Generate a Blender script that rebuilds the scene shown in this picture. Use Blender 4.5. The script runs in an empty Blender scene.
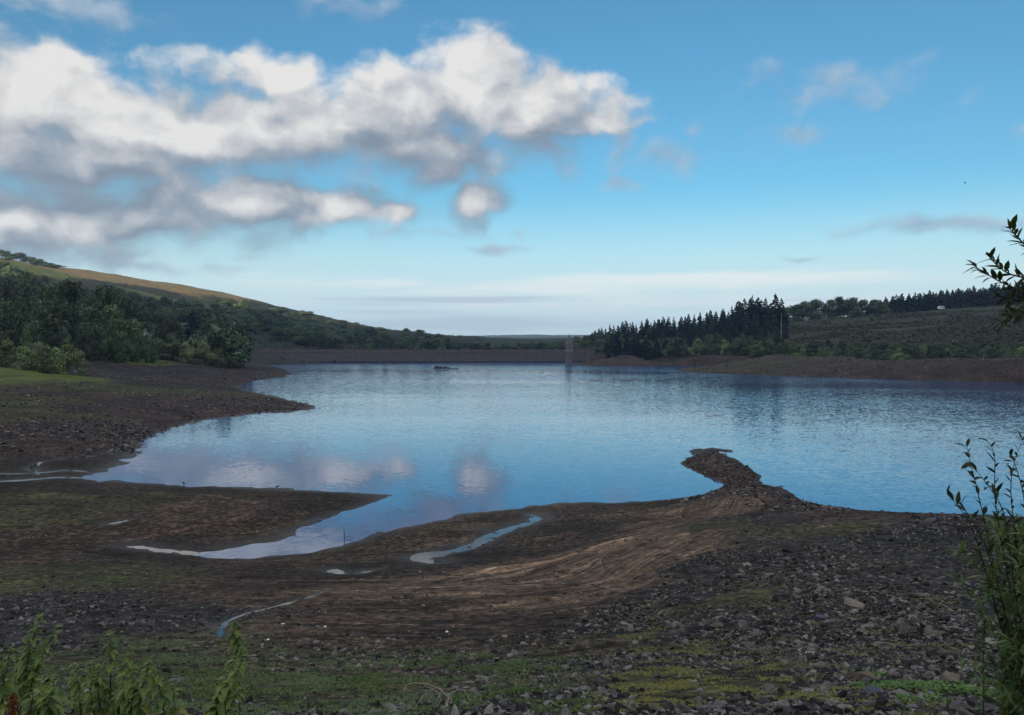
import bpy, bmesh, math, random
import numpy as np
from mathutils import Vector, Matrix

random.seed(7)
RNG = np.random.default_rng(11)
R = math.radians
SC = bpy.context.scene
COL = SC.collection

# ------------------------------------------------------------------ camera
CAM_Z = 14.0
F_PX, CX, CY = 768.0, 512.0, 357.5
PITCH = math.atan(16.5 / F_PX)
cam_data = bpy.data.cameras.new("camera")
cam_data.sensor_width = 36.0
cam_data.lens = 36.0 * F_PX / 1024.0
cam_data.clip_start = 0.1
cam_data.clip_end = 60000.0
cam = bpy.data.objects.new("camera", cam_data)
cam.location = (0, 0, CAM_Z)
cam.rotation_euler = (R(90) - PITCH, 0, 0)
COL.objects.link(cam)
SC.camera = cam


def ray(px, py):
    """direction of the sight line through a photograph pixel"""
    u = (px - CX) / F_PX
    v = (CY - py) / F_PX
    return np.array([u, math.cos(PITCH) + v * math.sin(PITCH), v * math.cos(PITCH) - math.sin(PITCH)])


def at_z(px, py, z):
    d = ray(px, py)
    return np.array([0, 0, CAM_Z]) + d * ((z - CAM_Z) / d[2])


def at_d(px, py, dist):
    d = ray(px, py)
    return np.array([0, 0, CAM_Z]) + d * (dist / d[1])


def to_px(p):
    x, y, z = p[0], p[1], p[2] - CAM_Z
    yc = y * math.cos(PITCH) - z * math.sin(PITCH)
    zc = y * math.sin(PITCH) + z * math.cos(PITCH)
    return CX + F_PX * x / yc, CY - F_PX * zc / yc


# ------------------------------------------------------------------ tagging helpers
def tag(o, label=None, cat=None, group=None, kind=None):
    if label:
        o["label"] = label
    if cat:
        o["category"] = cat
    if group:
        o["group"] = group
    if kind:
        o["kind"] = kind
    return o


def empty(name, loc, rz=0.0):
    o = bpy.data.objects.new(name, None)
    o.empty_display_size = 0.2
    o.location = loc
    o.rotation_euler = (0, 0, rz)
    COL.objects.link(o)
    return o


def link(name, me, parent=None, loc=(0, 0, 0)):
    o = bpy.data.objects.new(name, me)
    COL.objects.link(o)
    if parent is not None:
        o.parent = parent
    o.location = loc
    return o


def copy_tree(o, parent=None):
    c = o.copy()
    COL.objects.link(c)
    if parent is not None:
        c.parent = parent
        c.matrix_parent_inverse = o.matrix_parent_inverse.copy()
    for ch in list(o.children):
        copy_tree(ch, c)
    return c


def mesh_np(name, verts, faces, mat=None, smooth=False):
    """mesh from an (n,3) array and an (m,k) array or list of arrays of equal-size faces"""
    me = bpy.data.meshes.new(name)
    verts = np.asarray(verts, dtype=np.float32)
    groups = faces if isinstance(faces, list) and isinstance(faces[0], np.ndarray) else [faces]
    groups = [np.asarray(g, dtype=np.int32) for g in groups if len(g)]
    loops = np.concatenate([g.ravel() for g in groups])
    sizes = np.concatenate([np.full(len(g), g.shape[1], dtype=np.int32) for g in groups])
    starts = np.concatenate([[0], np.cumsum(sizes)[:-1]]).astype(np.int32)
    me.vertices.add(len(verts))
    me.vertices.foreach_set("co", verts.ravel())
    me.loops.add(len(loops))
    me.loops.foreach_set("vertex_index", loops)
    me.polygons.add(len(sizes))
    me.polygons.foreach_set("loop_start", starts)
    me.polygons.foreach_set("use_smooth", np.full(len(sizes), bool(smooth)))
    me.update(calc_edges=True)
    me.validate()
    if mat is not None:
        for m in (mat if isinstance(mat, (list, tuple)) else [mat]):
            me.materials.append(m)
    return me


# ------------------------------------------------------------------ noise in numpy
def _hash(ix, iy, seed):
    h = (ix.astype(np.int64) * 374761393 + iy.astype(np.int64) * 668265263 + seed * 974634777) & 0xFFFFFFFF
    h = ((h ^ (h >> 13)) * 1274126177) & 0xFFFFFFFF
    h = (h ^ (h >> 16)) & 0xFFFFFFFF
    return h / 4294967295.0


def vnoise(x, y, seed=0):
    ix, iy = np.floor(x), np.floor(y)
    fx, fy = x - ix, y - iy
    fx = fx * fx * (3 - 2 * fx)
    fy = fy * fy * (3 - 2 * fy)
    a, b = _hash(ix, iy, seed), _hash(ix + 1, iy, seed)
    c, d = _hash(ix, iy + 1, seed), _hash(ix + 1, iy + 1, seed)
    return (a + (b - a) * fx) * (1 - fy) + (c + (d - c) * fx) * fy


def fbm(x, y, octaves=4, seed=0):
    s, amp, tot = 0.0, 1.0, 0.0
    for o in range(octaves):
        s = s + amp * (vnoise(x * 2 ** o + 17.3 * o, y * 2 ** o - 9.1 * o, seed + o) - 0.5)
        tot += amp
        amp *= 0.5
    return s / tot * 2.0          # about -1 .. 1


def sstep(a, b, x):
    t = np.clip((x - a) / (b - a), 0, 1)
    return t * t * (3 - 2 * t)


# ------------------------------------------------------------------ node helper
class NT:
    def __init__(self, tree):
        self.t = tree
        self.n = tree.nodes
        self.l = tree.links

    def node(self, kind, **props):
        nd = self.n.new(kind)
        for k, v in props.items():
            setattr(nd, k, v)
        return nd

    def put(self, sock, v):
        if isinstance(v, bpy.types.NodeSocket):
            self.l.new(v, sock)
        elif v is not None:
            sock.default_value = v

    def math(self, op, a, b=None, c=None, clamp=False):
        nd = self.node("ShaderNodeMath", operation=op, use_clamp=clamp)
        for i, v in enumerate((a, b, c)):
            self.put(nd.inputs[i], v)
        return nd.outputs[0]

    def vmath(self, op, a, b=None, c=None, out=0):
        nd = self.node("ShaderNodeVectorMath", operation=op)
        for i, v in enumerate((a, b, c)):
            if v is not None:
                self.put(nd.inputs[i], v)
        return nd.outputs[out]

    def noise(self, vec, scale, detail=4.0, rough=0.55, dist=0.0, lac=2.0, dim="3D", out=0, w=None):
        nd = self.node("ShaderNodeTexNoise", noise_dimensions=dim)
        if vec is not None:
            self.put(nd.inputs["Vector"], vec)
        if w is not None:
            self.put(nd.inputs["W"], w)
        self.put(nd.inputs["Scale"], scale)
        nd.inputs["Detail"].default_value = detail
        nd.inputs["Roughness"].default_value = rough
        nd.inputs["Lacunarity"].default_value = lac
        nd.inputs["Distortion"].default_value = dist
        return nd.outputs[out]

    def voronoi(self, vec, scale, feature="F1", out="Distance", rand=1.0):
        nd = self.node("ShaderNodeTexVoronoi", feature=feature)
        self.put(nd.inputs["Vector"], vec)
        self.put(nd.inputs["Scale"], scale)
        nd.inputs["Randomness"].default_value = rand
        return nd.outputs[out]

    def map(self, v, a, b, c=0.0, d=1.0, smooth=False, clamp=True):
        nd = self.node("ShaderNodeMapRange", interpolation_type="SMOOTHSTEP" if smooth else "LINEAR")
        if not smooth:
            nd.clamp = clamp
        for i, x in enumerate((v, a, b, c, d)):
            self.put(nd.inputs[i], x)
        return nd.outputs[0]

    def mix(self, fac, a, b, blend="MIX", clamp=False):
        nd = self.node("ShaderNodeMix", data_type="RGBA", blend_type=blend)
        nd.clamp_factor = True
        nd.clamp_result = clamp
        self.put(nd.inputs[0], fac)
        for s, v in ((nd.inputs[6], a), (nd.inputs[7], b)):
            if isinstance(v, tuple) and len(v) == 3:
                v = (*v, 1.0)
            self.put(s, v)
        return nd.outputs[2]

    def ramp(self, fac, stops, interp="LINEAR"):
        nd = self.node("ShaderNodeValToRGB")
        cr = nd.color_ramp
        cr.interpolation = interp
        while len(cr.elements) < len(stops):
            cr.elements.new(0.5)
        for e, (p, c) in zip(cr.elements, stops):
            e.position = p
            e.color = (*c, 1.0) if len(c) == 3 else c
        self.put(nd.inputs[0], fac)
        return nd.outputs[0]

    def bump(self, height, strength=0.5, dist=0.1, normal=None):
        nd = self.node("ShaderNodeBump")
        self.put(nd.inputs["Strength"], strength)
        self.put(nd.inputs["Distance"], dist)
        self.put(nd.inputs["Height"], height)
        if normal is not None:
            self.put(nd.inputs["Normal"], normal)
        return nd.outputs[0]


def new_mat(name, rough=0.9, spec=0.3):
    m = bpy.data.materials.new(name)
    m.use_nodes = True
    nt = NT(m.node_tree)
    bsdf = m.node_tree.nodes["Principled BSDF"]
    bsdf.inputs["Roughness"].default_value = rough
    bsdf.inputs["Specular IOR Level"].default_value = spec
    return m, nt, bsdf


def pos(nt):
    return nt.node("ShaderNodeNewGeometry").outputs["Position"]


def obj_co(nt):
    return nt.node("ShaderNodeTexCoord").outputs["Object"]


def obj_rand(nt):
    return nt.node("ShaderNodeObjectInfo").outputs["Random"]


def plain_mat(name, col, rough=0.85, spec=0.3, var=0.25, scale=6.0, bump=0.0):
    """one base colour with uneven patches and a little relief"""
    m, nt, b = new_mat(name, rough, spec)
    n = nt.noise(obj_co(nt), scale, 6, 0.6)
    f = nt.map(n, 0.3, 0.7)
    dark = tuple(c * (1 - var) for c in col)
    lite = tuple(min(1, c * (1 + var)) for c in col)
    nt.put(b.inputs["Base Color"], nt.mix(f, dark, lite))
    if bump:
        nt.put(b.inputs["Normal"], nt.bump(n, 0.6, bump))
    return m


# ------------------------------------------------------------------ sun and sky
SUN_EL, SUN_AZ = R(9.0), R(193.0)        # low evening sun behind the photographer
SUN_DIR = Vector((math.sin(SUN_AZ) * math.cos(SUN_EL), math.cos(SUN_AZ) * math.cos(SUN_EL), math.sin(SUN_EL)))
sl = bpy.data.lights.new("sun", "SUN")
sl.energy = 5.0
sl.angle = R(0.5)
sl.color = (1.0, 0.80, 0.58)
so = bpy.data.objects.new("sun", sl)
so.rotation_euler = SUN_DIR.to_track_quat("Z", "Y").to_euler()
so.location = (0, -200, 400)
COL.objects.link(so)

SC.view_settings.view_transform = "Standard"
SC.view_settings.look = "None"
SC.view_settings.gamma = 1.0
SC.view_settings.use_curve_mapping = False
SC.view_settings.exposure = 0.6
SC.cycles.use_denoising = True
SC.cycles.max_bounces = 6
SC.cycles.diffuse_bounces = 3
SC.cycles.glossy_bounces = 3
SC.cycles.transparent_max_bounces = 6
SC.cycles.caustics_reflective = False
SC.cycles.caustics_refractive = False
SC.cycles.sample_clamp_indirect = 4.0

world = bpy.data.worlds.new("World")
SC.world = world
world.use_nodes = True
wt = NT(world.node_tree)
wt.n.clear()
w_out = wt.node("ShaderNodeOutputWorld")
sky = wt.node("ShaderNodeTexSky", sky_type="NISHITA")
sky.sun_disc = False
sky.sun_elevation = SUN_EL
sky.sun_rotation = SUN_AZ
sky.altitude = 400
sky.air_density = 1.0
sky.dust_density = 0.4
sky.ozone_density = 1.6


def azel(px, py):
    d = ray(px, py)
    d = d / np.linalg.norm(d)
    return math.atan2(d[0], d[1]) * 7.68, math.asin(d[2]) * 7.68


# evening clouds as soft heaps in bearing / height: (x, y, rx, ry, weight)
CLOUDS = [
    # long bank, western part
    (-72, 110, 110, 61, 1.1), (33, 107, 95, 52, 1.15), (113, 133, 85, 46, 1.1), (188, 141, 80, 39, 1.0), (98, 159, 175, 33, 1.1), (8, 135, 120, 46, 1.0),
    (178, 113, 50, 17, .6),
    # long bank, eastern heaps
    (263, 133, 72, 37, 1.0), (323, 127, 70, 39, 1.0), (396, 121, 72, 46, 1.1), (475, 99, 60, 52, 1.15), (533, 113, 60, 37, 1.0),
    (588, 118, 52, 24, .9), (408, 147, 140, 26, 1.0), (273, 77, 80, 19, .62), (548, 87, 50, 17, .6),
    # puffs hanging below it
    (436, 168, 38, 26, .85), (472, 197, 32, 27, 1.0),
    # lower bank
    (0, 222, 90, 42, 1.15), (80, 222, 75, 36, 1.1), (155, 208, 78, 36, 1.1), (250, 203, 84, 36, 1.15), (330, 206, 70, 24, .95), (395, 208, 50, 16, .7),
]
WISPS = [
    (60, 2, 120, 14, .75), (345, 8, 50, 14, .6), (40, 175, 60, 14, .6), (130, 172, 110, 18, .75), (250, 160, 80, 20, .6), (350, 170, 60, 16, .5),
    (620, 150, 20, 26, .7), (668, 155, 46, 16, .8), (625, 181, 24, 8, .75), (560, 174, 20, 12, .65), (690, 130, 14, 9, .6), (520, 165, 50, 20, .45),
    (490, 250, 42, 7, .8), (515, 236, 8, 9, .6), (430, 235, 70, 9, .5),
    (795, 97, 38, 16, .75), (840, 75, 80, 20, .6), (798, 131, 38, 13, .8), (1022, 125, 16, 10, .5), (870, 100, 60, 20, .35),
    (955, 226, 95, 9, 1.0), (990, 221, 70, 6, .8), (798, 258, 22, 3.5, .9), (930, 233, 50, 4, .7),
    (150, 266, 95, 8, .8), (30, 256, 100, 12, .9), (210, 268, 50, 4, .6), (410, 212, 40, 12, .6),
]
CIRRUS = [(700, 281, 190, 9, .95), (560, 288, 200, 9, .6), (820, 275, 90, 4, .5), (620, 303, 260, 9, .5), (390, 285, 160, 8, .45)]
BARS = [(450, 300, 125, 3.4, .75), (520, 298, 50, 2.4, .6), (380, 304, 60, 2.5, .5), (470, 325, 240, 11, .75), (380, 312, 100, 3, .4), (800, 300, 60, 2, .3)]


def blob_sum(nt, p, blobs, soft=0.25):
    acc = None
    for (x, y, rx, ry, w) in blobs:
        ax, ay = azel(x, y)
        s = (100.0 / rx, 100.0 / ry, 1.0)
        q = nt.vmath("MULTIPLY_ADD", p, s, (-ax * s[0], -ay * s[1], 0.0))
        ln = nt.vmath("LENGTH", q, out=1)
        v = nt.math("MULTIPLY_ADD", ln, -w * 0.75, w)
        acc = v if acc is None else nt.math("SMOOTH_MAX", acc, v, soft)
    return acc


def group(name, outs):
    g = bpy.data.node_groups.new(name, "ShaderNodeTree")
    g.interface.new_socket("Vector", in_out="INPUT", socket_type="NodeSocketVector")
    for o in outs:
        g.interface.new_socket(o, in_out="OUTPUT", socket_type="NodeSocketFloat")
    nt = NT(g)
    return g, nt, nt.node("NodeGroupInput").outputs[0], nt.node("NodeGroupOutput").inputs


def warped(nt, p):
    wv = nt.noise(p, 1.3, 4, 0.55, dim="2D", out=1)
    return nt.vmath("ADD", p, nt.vmath("MULTIPLY_ADD", wv, (0.40, 0.26, 0.0), (-0.20, -0.13, 0.0)))


g_heap, nt_, p_, o_ = group("cloud_heaps", ["Heap"])
wt_l = nt_.l.new(blob_sum(nt_, p_, CLOUDS, 0.16), o_[0])
g_fine, nt_, p_, o_ = group("cloud_detail", ["Detail"])
nt_.l.new(nt_.math("MULTIPLY_ADD", nt_.noise(nt_.vmath("MULTIPLY", p_, (1.0, 1.45, 1.0)), 2.1, 8, 0.50, dim="2D"), 1.0, -0.5), o_[0])


def use(g, p):
    nd = wt.node("ShaderNodeGroup")
    nd.node_tree = g
    wt.put(nd.inputs[0], p)
    return nd.outputs[0]


dvec = wt.node("ShaderNodeTexCoord").outputs["Generated"]
sep = wt.node("ShaderNodeSeparateXYZ")
wt.put(sep.inputs[0], wt.vmath("NORMALIZE", dvec))
az = wt.math("MULTIPLY", wt.math("ARCTAN2", sep.outputs[0], sep.outputs[1]), 7.68)
el = wt.math("MULTIPLY", wt.math("ARCSINE", sep.outputs[2]), 7.68)
cmb = wt.node("ShaderNodeCombineXYZ")
wt.put(cmb.inputs[0], az)
wt.put(cmb.inputs[1], el)
P0 = cmb.outputs[0]

CLOUD_GAIN = 5.6


def background(colour):
    b = wt.node("ShaderNodeBackground")
    b.inputs["Strength"].default_value = SKY_STRENGTH
    wt.put(b.inputs[0], colour)
    return b.outputs[0]


def mix_shader(fac, a, b):
    m = wt.node("ShaderNodeMixShader")
    wt.put(m.inputs[0], fac)
    wt.l.new(a, m.inputs[1])
    wt.l.new(b, m.inputs[2])
    return m.outputs[0]


SKY_STRENGTH = 0.1
sk0 = wt.mix(1.0, sky.outputs[0], (0.45, 0.89, 1.06), blend="MULTIPLY")
# pale evening air low over the hills
sk0 = wt.mix(wt.math("MULTIPLY", wt.map(el, 0.15, 1.55, 1.0, 0.0, smooth=True), 0.93), sk0, (5.2, 6.15, 6.35))
PW = warped(wt, P0)
h0 = use(g_heap, PW)
n0 = use(g_fine, PW)
d0 = wt.math("MULTIPLY_ADD", n0, 1.2, wt.math("ADD", h0, 0.06))
hu = use(g_heap, wt.vmath("ADD", PW, (-0.06, 0.36, 0)))
rise = wt.math("SUBTRACT", h0, hu)                        # above 0 on the upper, lit side of a heap
cover = wt.math("MULTIPLY", wt.map(d0, 0.0, wt.map(rise, -0.25, 0.30, 1.0, 0.55), smooth=True), 0.98)
wisp = wt.math("MULTIPLY_ADD", n0, 1.5, blob_sum(wt, PW, WISPS, 0.1))
wisp = wt.math("MULTIPLY", wt.map(wisp, 0.10, 0.95, smooth=True), 0.75)
stre = wt.noise(wt.vmath("MULTIPLY", P0, (0.5, 6.0, 1.0)), 2.0, 5, 0.6, dim="2D")
ci = blob_sum(wt, P0, CIRRUS, 0.15)
ci = wt.math("MULTIPLY", wt.map(wt.math("ADD", ci, wt.math("MULTIPLY_ADD", stre, 1.2, -0.6)), -0.05, 0.7, smooth=True), 0.9)
sk = wt.mix(ci, sk0, (6.3, 6.7, 6.5))
ba = blob_sum(wt, P0, BARS, 0.1)
ba = wt.math("MULTIPLY", wt.map(wt.math("ADD", ba, wt.math("MULTIPLY_ADD", stre, 0.7, -0.35)), 0.0, 0.6, smooth=True), 0.6)
sk = wt.mix(ba, sk, (2.9, 3.6, 4.3))

n1 = use(g_fine, wt.vmath("ADD", PW, (-0.05, 0.12, 0)))    # clouds are lit from above
thick = wt.map(d0, 0.2, 1.2)
lit = wt.math("MULTIPLY_ADD", wt.math("SUBTRACT", n0, n1), 1.05, 0.31)
lit = wt.math("MULTIPLY_ADD", rise, 1.0, lit)
lit = wt.math("MULTIPLY_ADD", wt.noise(PW, 1.25, 2, 0.5, dim="2D"), 1.1, wt.math("SUBTRACT", lit, 0.55))
sk = wt.mix(wisp, sk, wt.mix(wt.map(wt.math("SUBTRACT", n0, n1), -0.15, 0.2), (1.9, 2.6, 3.5), (3.2, 3.7, 4.3)))
cl_col = wt.ramp(lit, [(0.0, (0.27, 0.33, 0.41)), (0.28, (0.39, 0.44, 0.51)), (0.6, (0.68, 0.69, 0.715)), (0.95, (1.0, 0.975, 0.945))])
cl_col = wt.vmath("SCALE", cl_col, None)
cl_col.node.inputs["Scale"].default_value = CLOUD_GAIN

clouds = mix_shader(cover, background(sk), background(cl_col))
# unseen warm cloud added over the rest of the sky as fill light
fill_cloud = wt.noise(wt.vmath("NORMALIZE", dvec), 2.2, 3, 0.5)
fill_cloud_sh = background(wt.mix(wt.math("MULTIPLY", wt.map(fill_cloud, 0.38, 0.58, smooth=True), wt.map(el, 0.2, 2.0)), sk0, (7.2, 6.9, 6.6)))
# clouds only stand in the northern quarter of the sky
band = wt.math("MULTIPLY", wt.math("LESS_THAN", wt.math("ABSOLUTE", az), 6.2), wt.math("MULTIPLY", wt.math("GREATER_THAN", el, -0.1), wt.math("LESS_THAN", el, 4.5)))
wt.l.new(mix_shader(band, fill_cloud_sh, clouds), w_out.inputs[0])
world.cycles.sampling_method = "MANUAL"
world.cycles.sample_map_resolution = 512
# ------------------------------------------------------------------ the lie of the land
# shoreline, traced in the photograph and dropped onto the water level
SHORE = [
    # far shore of the reservoir from the dam to the east
    (255, 362), (300, 362), (350, 362), (400, 362), (450, 362), (500, 362), (560, 362), (590, 362.4), (620, 363.3), (660, 364.5), (700, 366), (760, 368),
    (820, 369.6), (880, 371), (950, 372.6), (1024, 374.5), (1100, 377), (1200, 382), (1290, 392),
]
SHORE_NEAR = [
    # bank of the near side, from the western bay round to the spit and on east
    (255, 362), (266, 365), (285, 370), (297, 374), (285, 377), (262, 379.5), (243, 383), (236, 387), (246, 391), (268, 395), (295, 401), (318, 406.5),
    (300, 411.5), (272, 412.5), (250, 414.5), (215, 419), (182, 425), (160, 433), (143, 441), (135, 452), (124, 462), (108, 470), (97, 477), (112, 481.5),
    (160, 484), (210, 486.5), (270, 489), (330, 491.5), (375, 493.5), (397, 495.5), (385, 500), (362, 507), (345, 512), (338, 517), (325, 519), (310, 527), (295, 535), (275, 542),
    (252, 546), (230, 551), (232, 556.5), (260, 557), (300, 553), (340, 546), (362, 539), (372, 533), (400, 528), (440, 519), (475, 512), (500, 509), (530, 505),
    (560, 503), (610, 502.5), (655, 500.5), (690, 497), (714, 492), (723, 487.5), (722, 483), (708, 477), (690, 470), (680, 464), (684, 459), (691, 457), (688, 452), (696, 448.5),
    (715, 448), (729, 449.5), (731, 457), (741, 463), (757, 472.5), (760, 481), (768, 485.5), (785, 486), (789, 492), (800, 500), (815, 507), (829, 516), (850, 519.5), (890, 521), (930, 522),
    (980, 523), (1040, 525), (1120, 528), (1200, 524), (1330, 505), (1500, 470), (1560, 430), (1400, 396), (1290, 392),
]
# heights: (x, y, z) a pixel and the level of the ground seen there
LAND = [
    (512, 715, 10.1), (650, 715, 10.4), (800, 715, 10.6), (950, 715, 10.8), (1080, 715, 11.0), (400, 715, 9.8), (250, 715, 9.7), (100, 715, 10.2), (0, 715, 10.5), (-100, 715, 10.6),
    (512, 690, 8.7), (400, 680, 8.0), (250, 680, 8.0), (60, 680, 8.6), (-100, 680, 9.0), (512, 650, 6.6), (300, 650, 6.3), (100, 650, 6.9), (-60, 650, 7.2),
    (500, 620, 4.9), (300, 620, 4.6), (100, 620, 5.2), (-60, 620, 5.6), (480, 595, 3.4), (300, 595, 3.2), (120, 595, 3.6), (-40, 595, 4.0),
    (430, 575, 2.0), (300, 578, 1.9), (200, 575, 1.7), (60, 570, 1.9), (-60, 570, 2.2), (360, 562, .95), (250, 565, .9), (140, 562, .9), (30, 555, 1.0), (-80, 550, 1.3),
    (520, 560, 1.7), (470, 545, .75), (420, 545, .55), (450, 530, .45), (540, 520, .45), (600, 515, .55), (600, 540, 1.3), (660, 505, .45), (690, 515, 1.2), (560, 585, 3.0),
    (140, 547, .35), (185, 553, .15), (60, 530, .8), (150, 525, .7), (220, 520, .55), (280, 510, .4), (340, 503, .3), (180, 500, .65), (70, 500, .75), (280, 498, .35), (100, 490, .5), (20, 490, .6), (-80, 500, 1.0), (-80, 480, .9),
    (620, 575, 3.4), (600, 600, 4.6), (560, 640, 6.6), (600, 680, 8.7),
    (700, 650, 7.6), (700, 600, 6.0), (690, 560, 4.6), (700, 530, 3.3), (715, 510, 2.1), (735, 500, 2.3), (745, 490, 2.0), (770, 495, 2.6), (795, 506, 3.0), (735, 480, 1.3), (715, 470, .6), (705, 463, .5), (712, 455, .5), (745, 474, .7),
    (780, 560, 5.4), (780, 530, 4.4), (800, 600, 6.8), (800, 650, 8.2), (830, 519, 4.45),
    (860, 517.5, 4.75), (900, 517, 4.85), (950, 517.5, 4.9), (1024, 518, 4.9), (1100, 519, 5.0), (900, 545, 5.7), (1000, 545, 5.9), (900, 600, 7.2), (1020, 600, 7.5), (900, 650, 8.6), (1020, 650, 8.9), (1150, 600, 7.8), (1150, 680, 9.8), (1200, 540, 5.8),
    # western shore
    (-60, 465, .7), (20, 470, .35), (70, 463, .3), (50, 452, .4), (90, 456, .2), (100, 445, .6), (20, 445, 1.0), (-80, 440, 1.4), (120, 425, .8), (40, 420, 1.6), (200, 408, .85), (270, 405, .4), (150, 400, 1.5), (40, 395, 3.0), (-60, 400, 3.4), (120, 390, 2.4), (220, 397, 1.0), (-60, 385, 4.4), (20, 380, 4.9), (80, 379, 3.9),
    (140, 384, 2.5), (200, 385, 1.1), (225, 381, .8), (260, 373, .9), (274, 374.6, .35), (285, 374, .2), (240, 370, 1.6), (210, 372, 2.4), (150, 372, 3.2), (100, 372, 4.0), (110, 364, 6.0), (170, 364, 5.0), (220, 362, 4.2), (235, 359, 2.6), (225, 358.5, 3.6), (205, 360, 4.4),
    (30, 371, 6.0), (-60, 371, 6.6), (250, 352.5, 6.9),
    # eastern shore
    (600, 354.5, 5.2), (630, 355, 5.6), (700, 355, 6.2), (780, 356, 6.6), (850, 357, 6.8), (940, 358, 7.4), (1024, 358, 8.0), (1150, 357, 7.0), (1300, 363, 7.0), (620, 358, 3.1), (700, 360.5, 3.0), (850, 364, 3.2), (1000, 366, 3.4),
]
# further land: (x, y, distance)
FAR = [
    (330, 330, 1350), (400, 341, 1350), (500, 342, 1350), (600, 341, 1350), (700, 338, 1350), (800, 333, 1350), (900, 325, 1300), (1000, 315, 1300), (290, 322, 1500), (230, 306, 1500), (330, 334, 2000), (400, 340.5, 2000), (500, 340.5, 2000), (600, 340, 2000), (750, 336, 1900), (900, 328, 1900), (230, 320, 2100),
    (0, 259, 900), (-150, 235, 900), (60, 268, 960), (150, 280, 1040), (250, 298, 1100), (300, 313, 1030), (345, 329, 920), (400, 342, 820), (450, 344, 800), (500, 345, 800), (560, 345, 800),
    (0, 262, 780), (0, 305, 560), (100, 318, 480), (60, 300, 620), (150, 305, 720), (200, 329, 540), (250, 322, 720), (300, 339, 620), (340, 338, 760), (20, 350, 285), (100, 351, 330), (180, 350, 400), (-150, 350, 270), (-150, 290, 500),
    (230, 348, 450), (280, 350.5, 560), (400, 352, 600), (500, 352, 600), (570, 352, 600),
    (400, 338.5, 3200), (500, 338, 3000), (560, 337, 3000), (200, 332, 3000), (300, 337, 3000), (0, 310, 2500), (650, 336, 2500), (750, 334, 2500), (900, 326, 2500), (1100, 318, 2500), (450, 336.5, 4500), (520, 334.5, 4800), (570, 335.5, 4800), (380, 338, 4800), (250, 338, 5000),
    (300, 341, 6500), (520, 341, 6500), (700, 341, 6500), (1000, 338, 6500), (0, 335, 6500), 
    (600, 346, 620), (650, 341, 570), (700, 330, 625), (760, 326, 610), (650, 336, 700), (800, 327, 560), (800, 343, 460), (900, 312, 610), (850, 342, 430), (950, 336, 420), (1000, 305, 630), (1000, 330, 440), (1100, 300, 620), (1100, 330, 420), (940, 308, 640),
    (1000, 303, 800), (850, 318, 680), (760, 326, 800), (700, 331, 900), (1200, 310, 600), (1300, 340, 420),
]


def ptw(p):
    return math.atan2(p[0], p[1]), math.log(max(math.hypot(p[0], p[1]), 0.5))


def dense(poly, step):
    out = []
    for a, b in zip(poly[:-1], poly[1:]):
        n = max(1, int(math.hypot(b[0] - a[0], (b[1] - a[1]) * 1.5) / step))
        for k in range(n):
            t = k / n
            out.append((a[0] + (b[0] - a[0]) * t, a[1] + (b[1] - a[1]) * t))
    out.append(poly[-1])
    return out


ctrl, cz = [], []
def add_ctrl(p):
    w = ptw(p)
    for q in ctrl:
        if abs(q[0] - w[0]) + abs(q[1] - w[1]) < 0.006:
            return
    ctrl.append(w)
    cz.append(p[2])


for q in dense(SHORE, 22) + dense(SHORE_NEAR, 7):
    add_ctrl(at_z(q[0], q[1], 0.0))
for q in LAND:
    add_ctrl(at_z(*q))
for q in FAR:
    add_ctrl(at_d(*q))
# lake bed
for q, z in (((200, 455), -1.0), ((300, 430), -1.6), ((420, 460), -1.8), ((550, 470), -1.8), ((640, 480), -1.0), ((300, 470), -1.2), ((180, 470), -.6), ((500, 490), -.8), ((420, 505), -.5), ((340, 535), -.25), ((290, 547), -.25), ((395, 512), -.35), ((700, 487), -.4),
             ((450, 420), -3), ((600, 420), -3), ((750, 430), -3), ((850, 450), -3), ((950, 480), -3), ((840, 500), -1.2), ((1100, 480), -3), ((1200, 450), -3), ((780, 470), -1.5), ((700, 400), -4), ((500, 390), -4), ((350, 385), -3), ((280, 388), -.8), ((900, 395), -4), ((1100, 400), -4),
             ((320, 367), -1.2), ((400, 369), -4), ((600, 371), -3), ((800, 378), -3), ((1000, 383), -3), ((265, 386), -.5), ((640, 455), -1.5), ((660, 470), -1.2)):
    p = at_z(q[0], q[1], 0.0)
    ctrl.append(ptw(p))
    cz.append(z)
# near the photographer and out to both sides
for th in (-100, -70, -45, -20, 0, 20, 45, 70, 100):
    for rr, z in ((1.0, 12.35), (2.5, 12.1), (4.5, 11.5)):
        ctrl.append((R(th), math.log(rr)))
        cz.append(z)
for th, prof in ((-60, ((10, 10.5), (40, 6), (120, 8), (300, 30), (900, 130), (3000, 120), (6500, 60))), (-95, ((10, 11), (40, 9), (120, 16), (300, 50), (900, 140), (3000, 150), (6500, 80))),
                 (62, ((10, 11), (40, 8), (90, 6), (150, 2), (300, 12), (900, 90), (3000, 90), (6500, 60))), (95, ((10, 11), (40, 10), (120, 12), (300, 30), (900, 90), (3000, 90), (6500, 60)))):
    for rr, z in prof:
        ctrl.append((R(th), math.log(rr)))
        cz.append(z)
W = np.array(ctrl)
Z = np.array(cz)
RC = 0.012


def kern(d2):
    return np.sqrt(d2 + RC * RC)


A = kern(((W[:, None, :] - W[None, :, :]) ** 2).sum(-1)) + np.eye(len(W)) * 1e-6
n_ = len(W)
AA = np.zeros((n_ + 1, n_ + 1))
AA[:n_, :n_] = A
AA[:n_, n_] = AA[n_, :n_] = 1
sol = np.linalg.solve(AA, np.append(Z, 0.0))


def rbf(th, lr):
    out = np.empty(len(th))
    for s in range(0, len(th), 20000):
        d2 = (th[s:s + 20000, None] - W[None, :, 0]) ** 2 + (lr[s:s + 20000, None] - W[None, :, 1]) ** 2
        out[s:s + 20000] = kern(d2) @ sol[:n_] + sol[n_]
    return out


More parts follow.
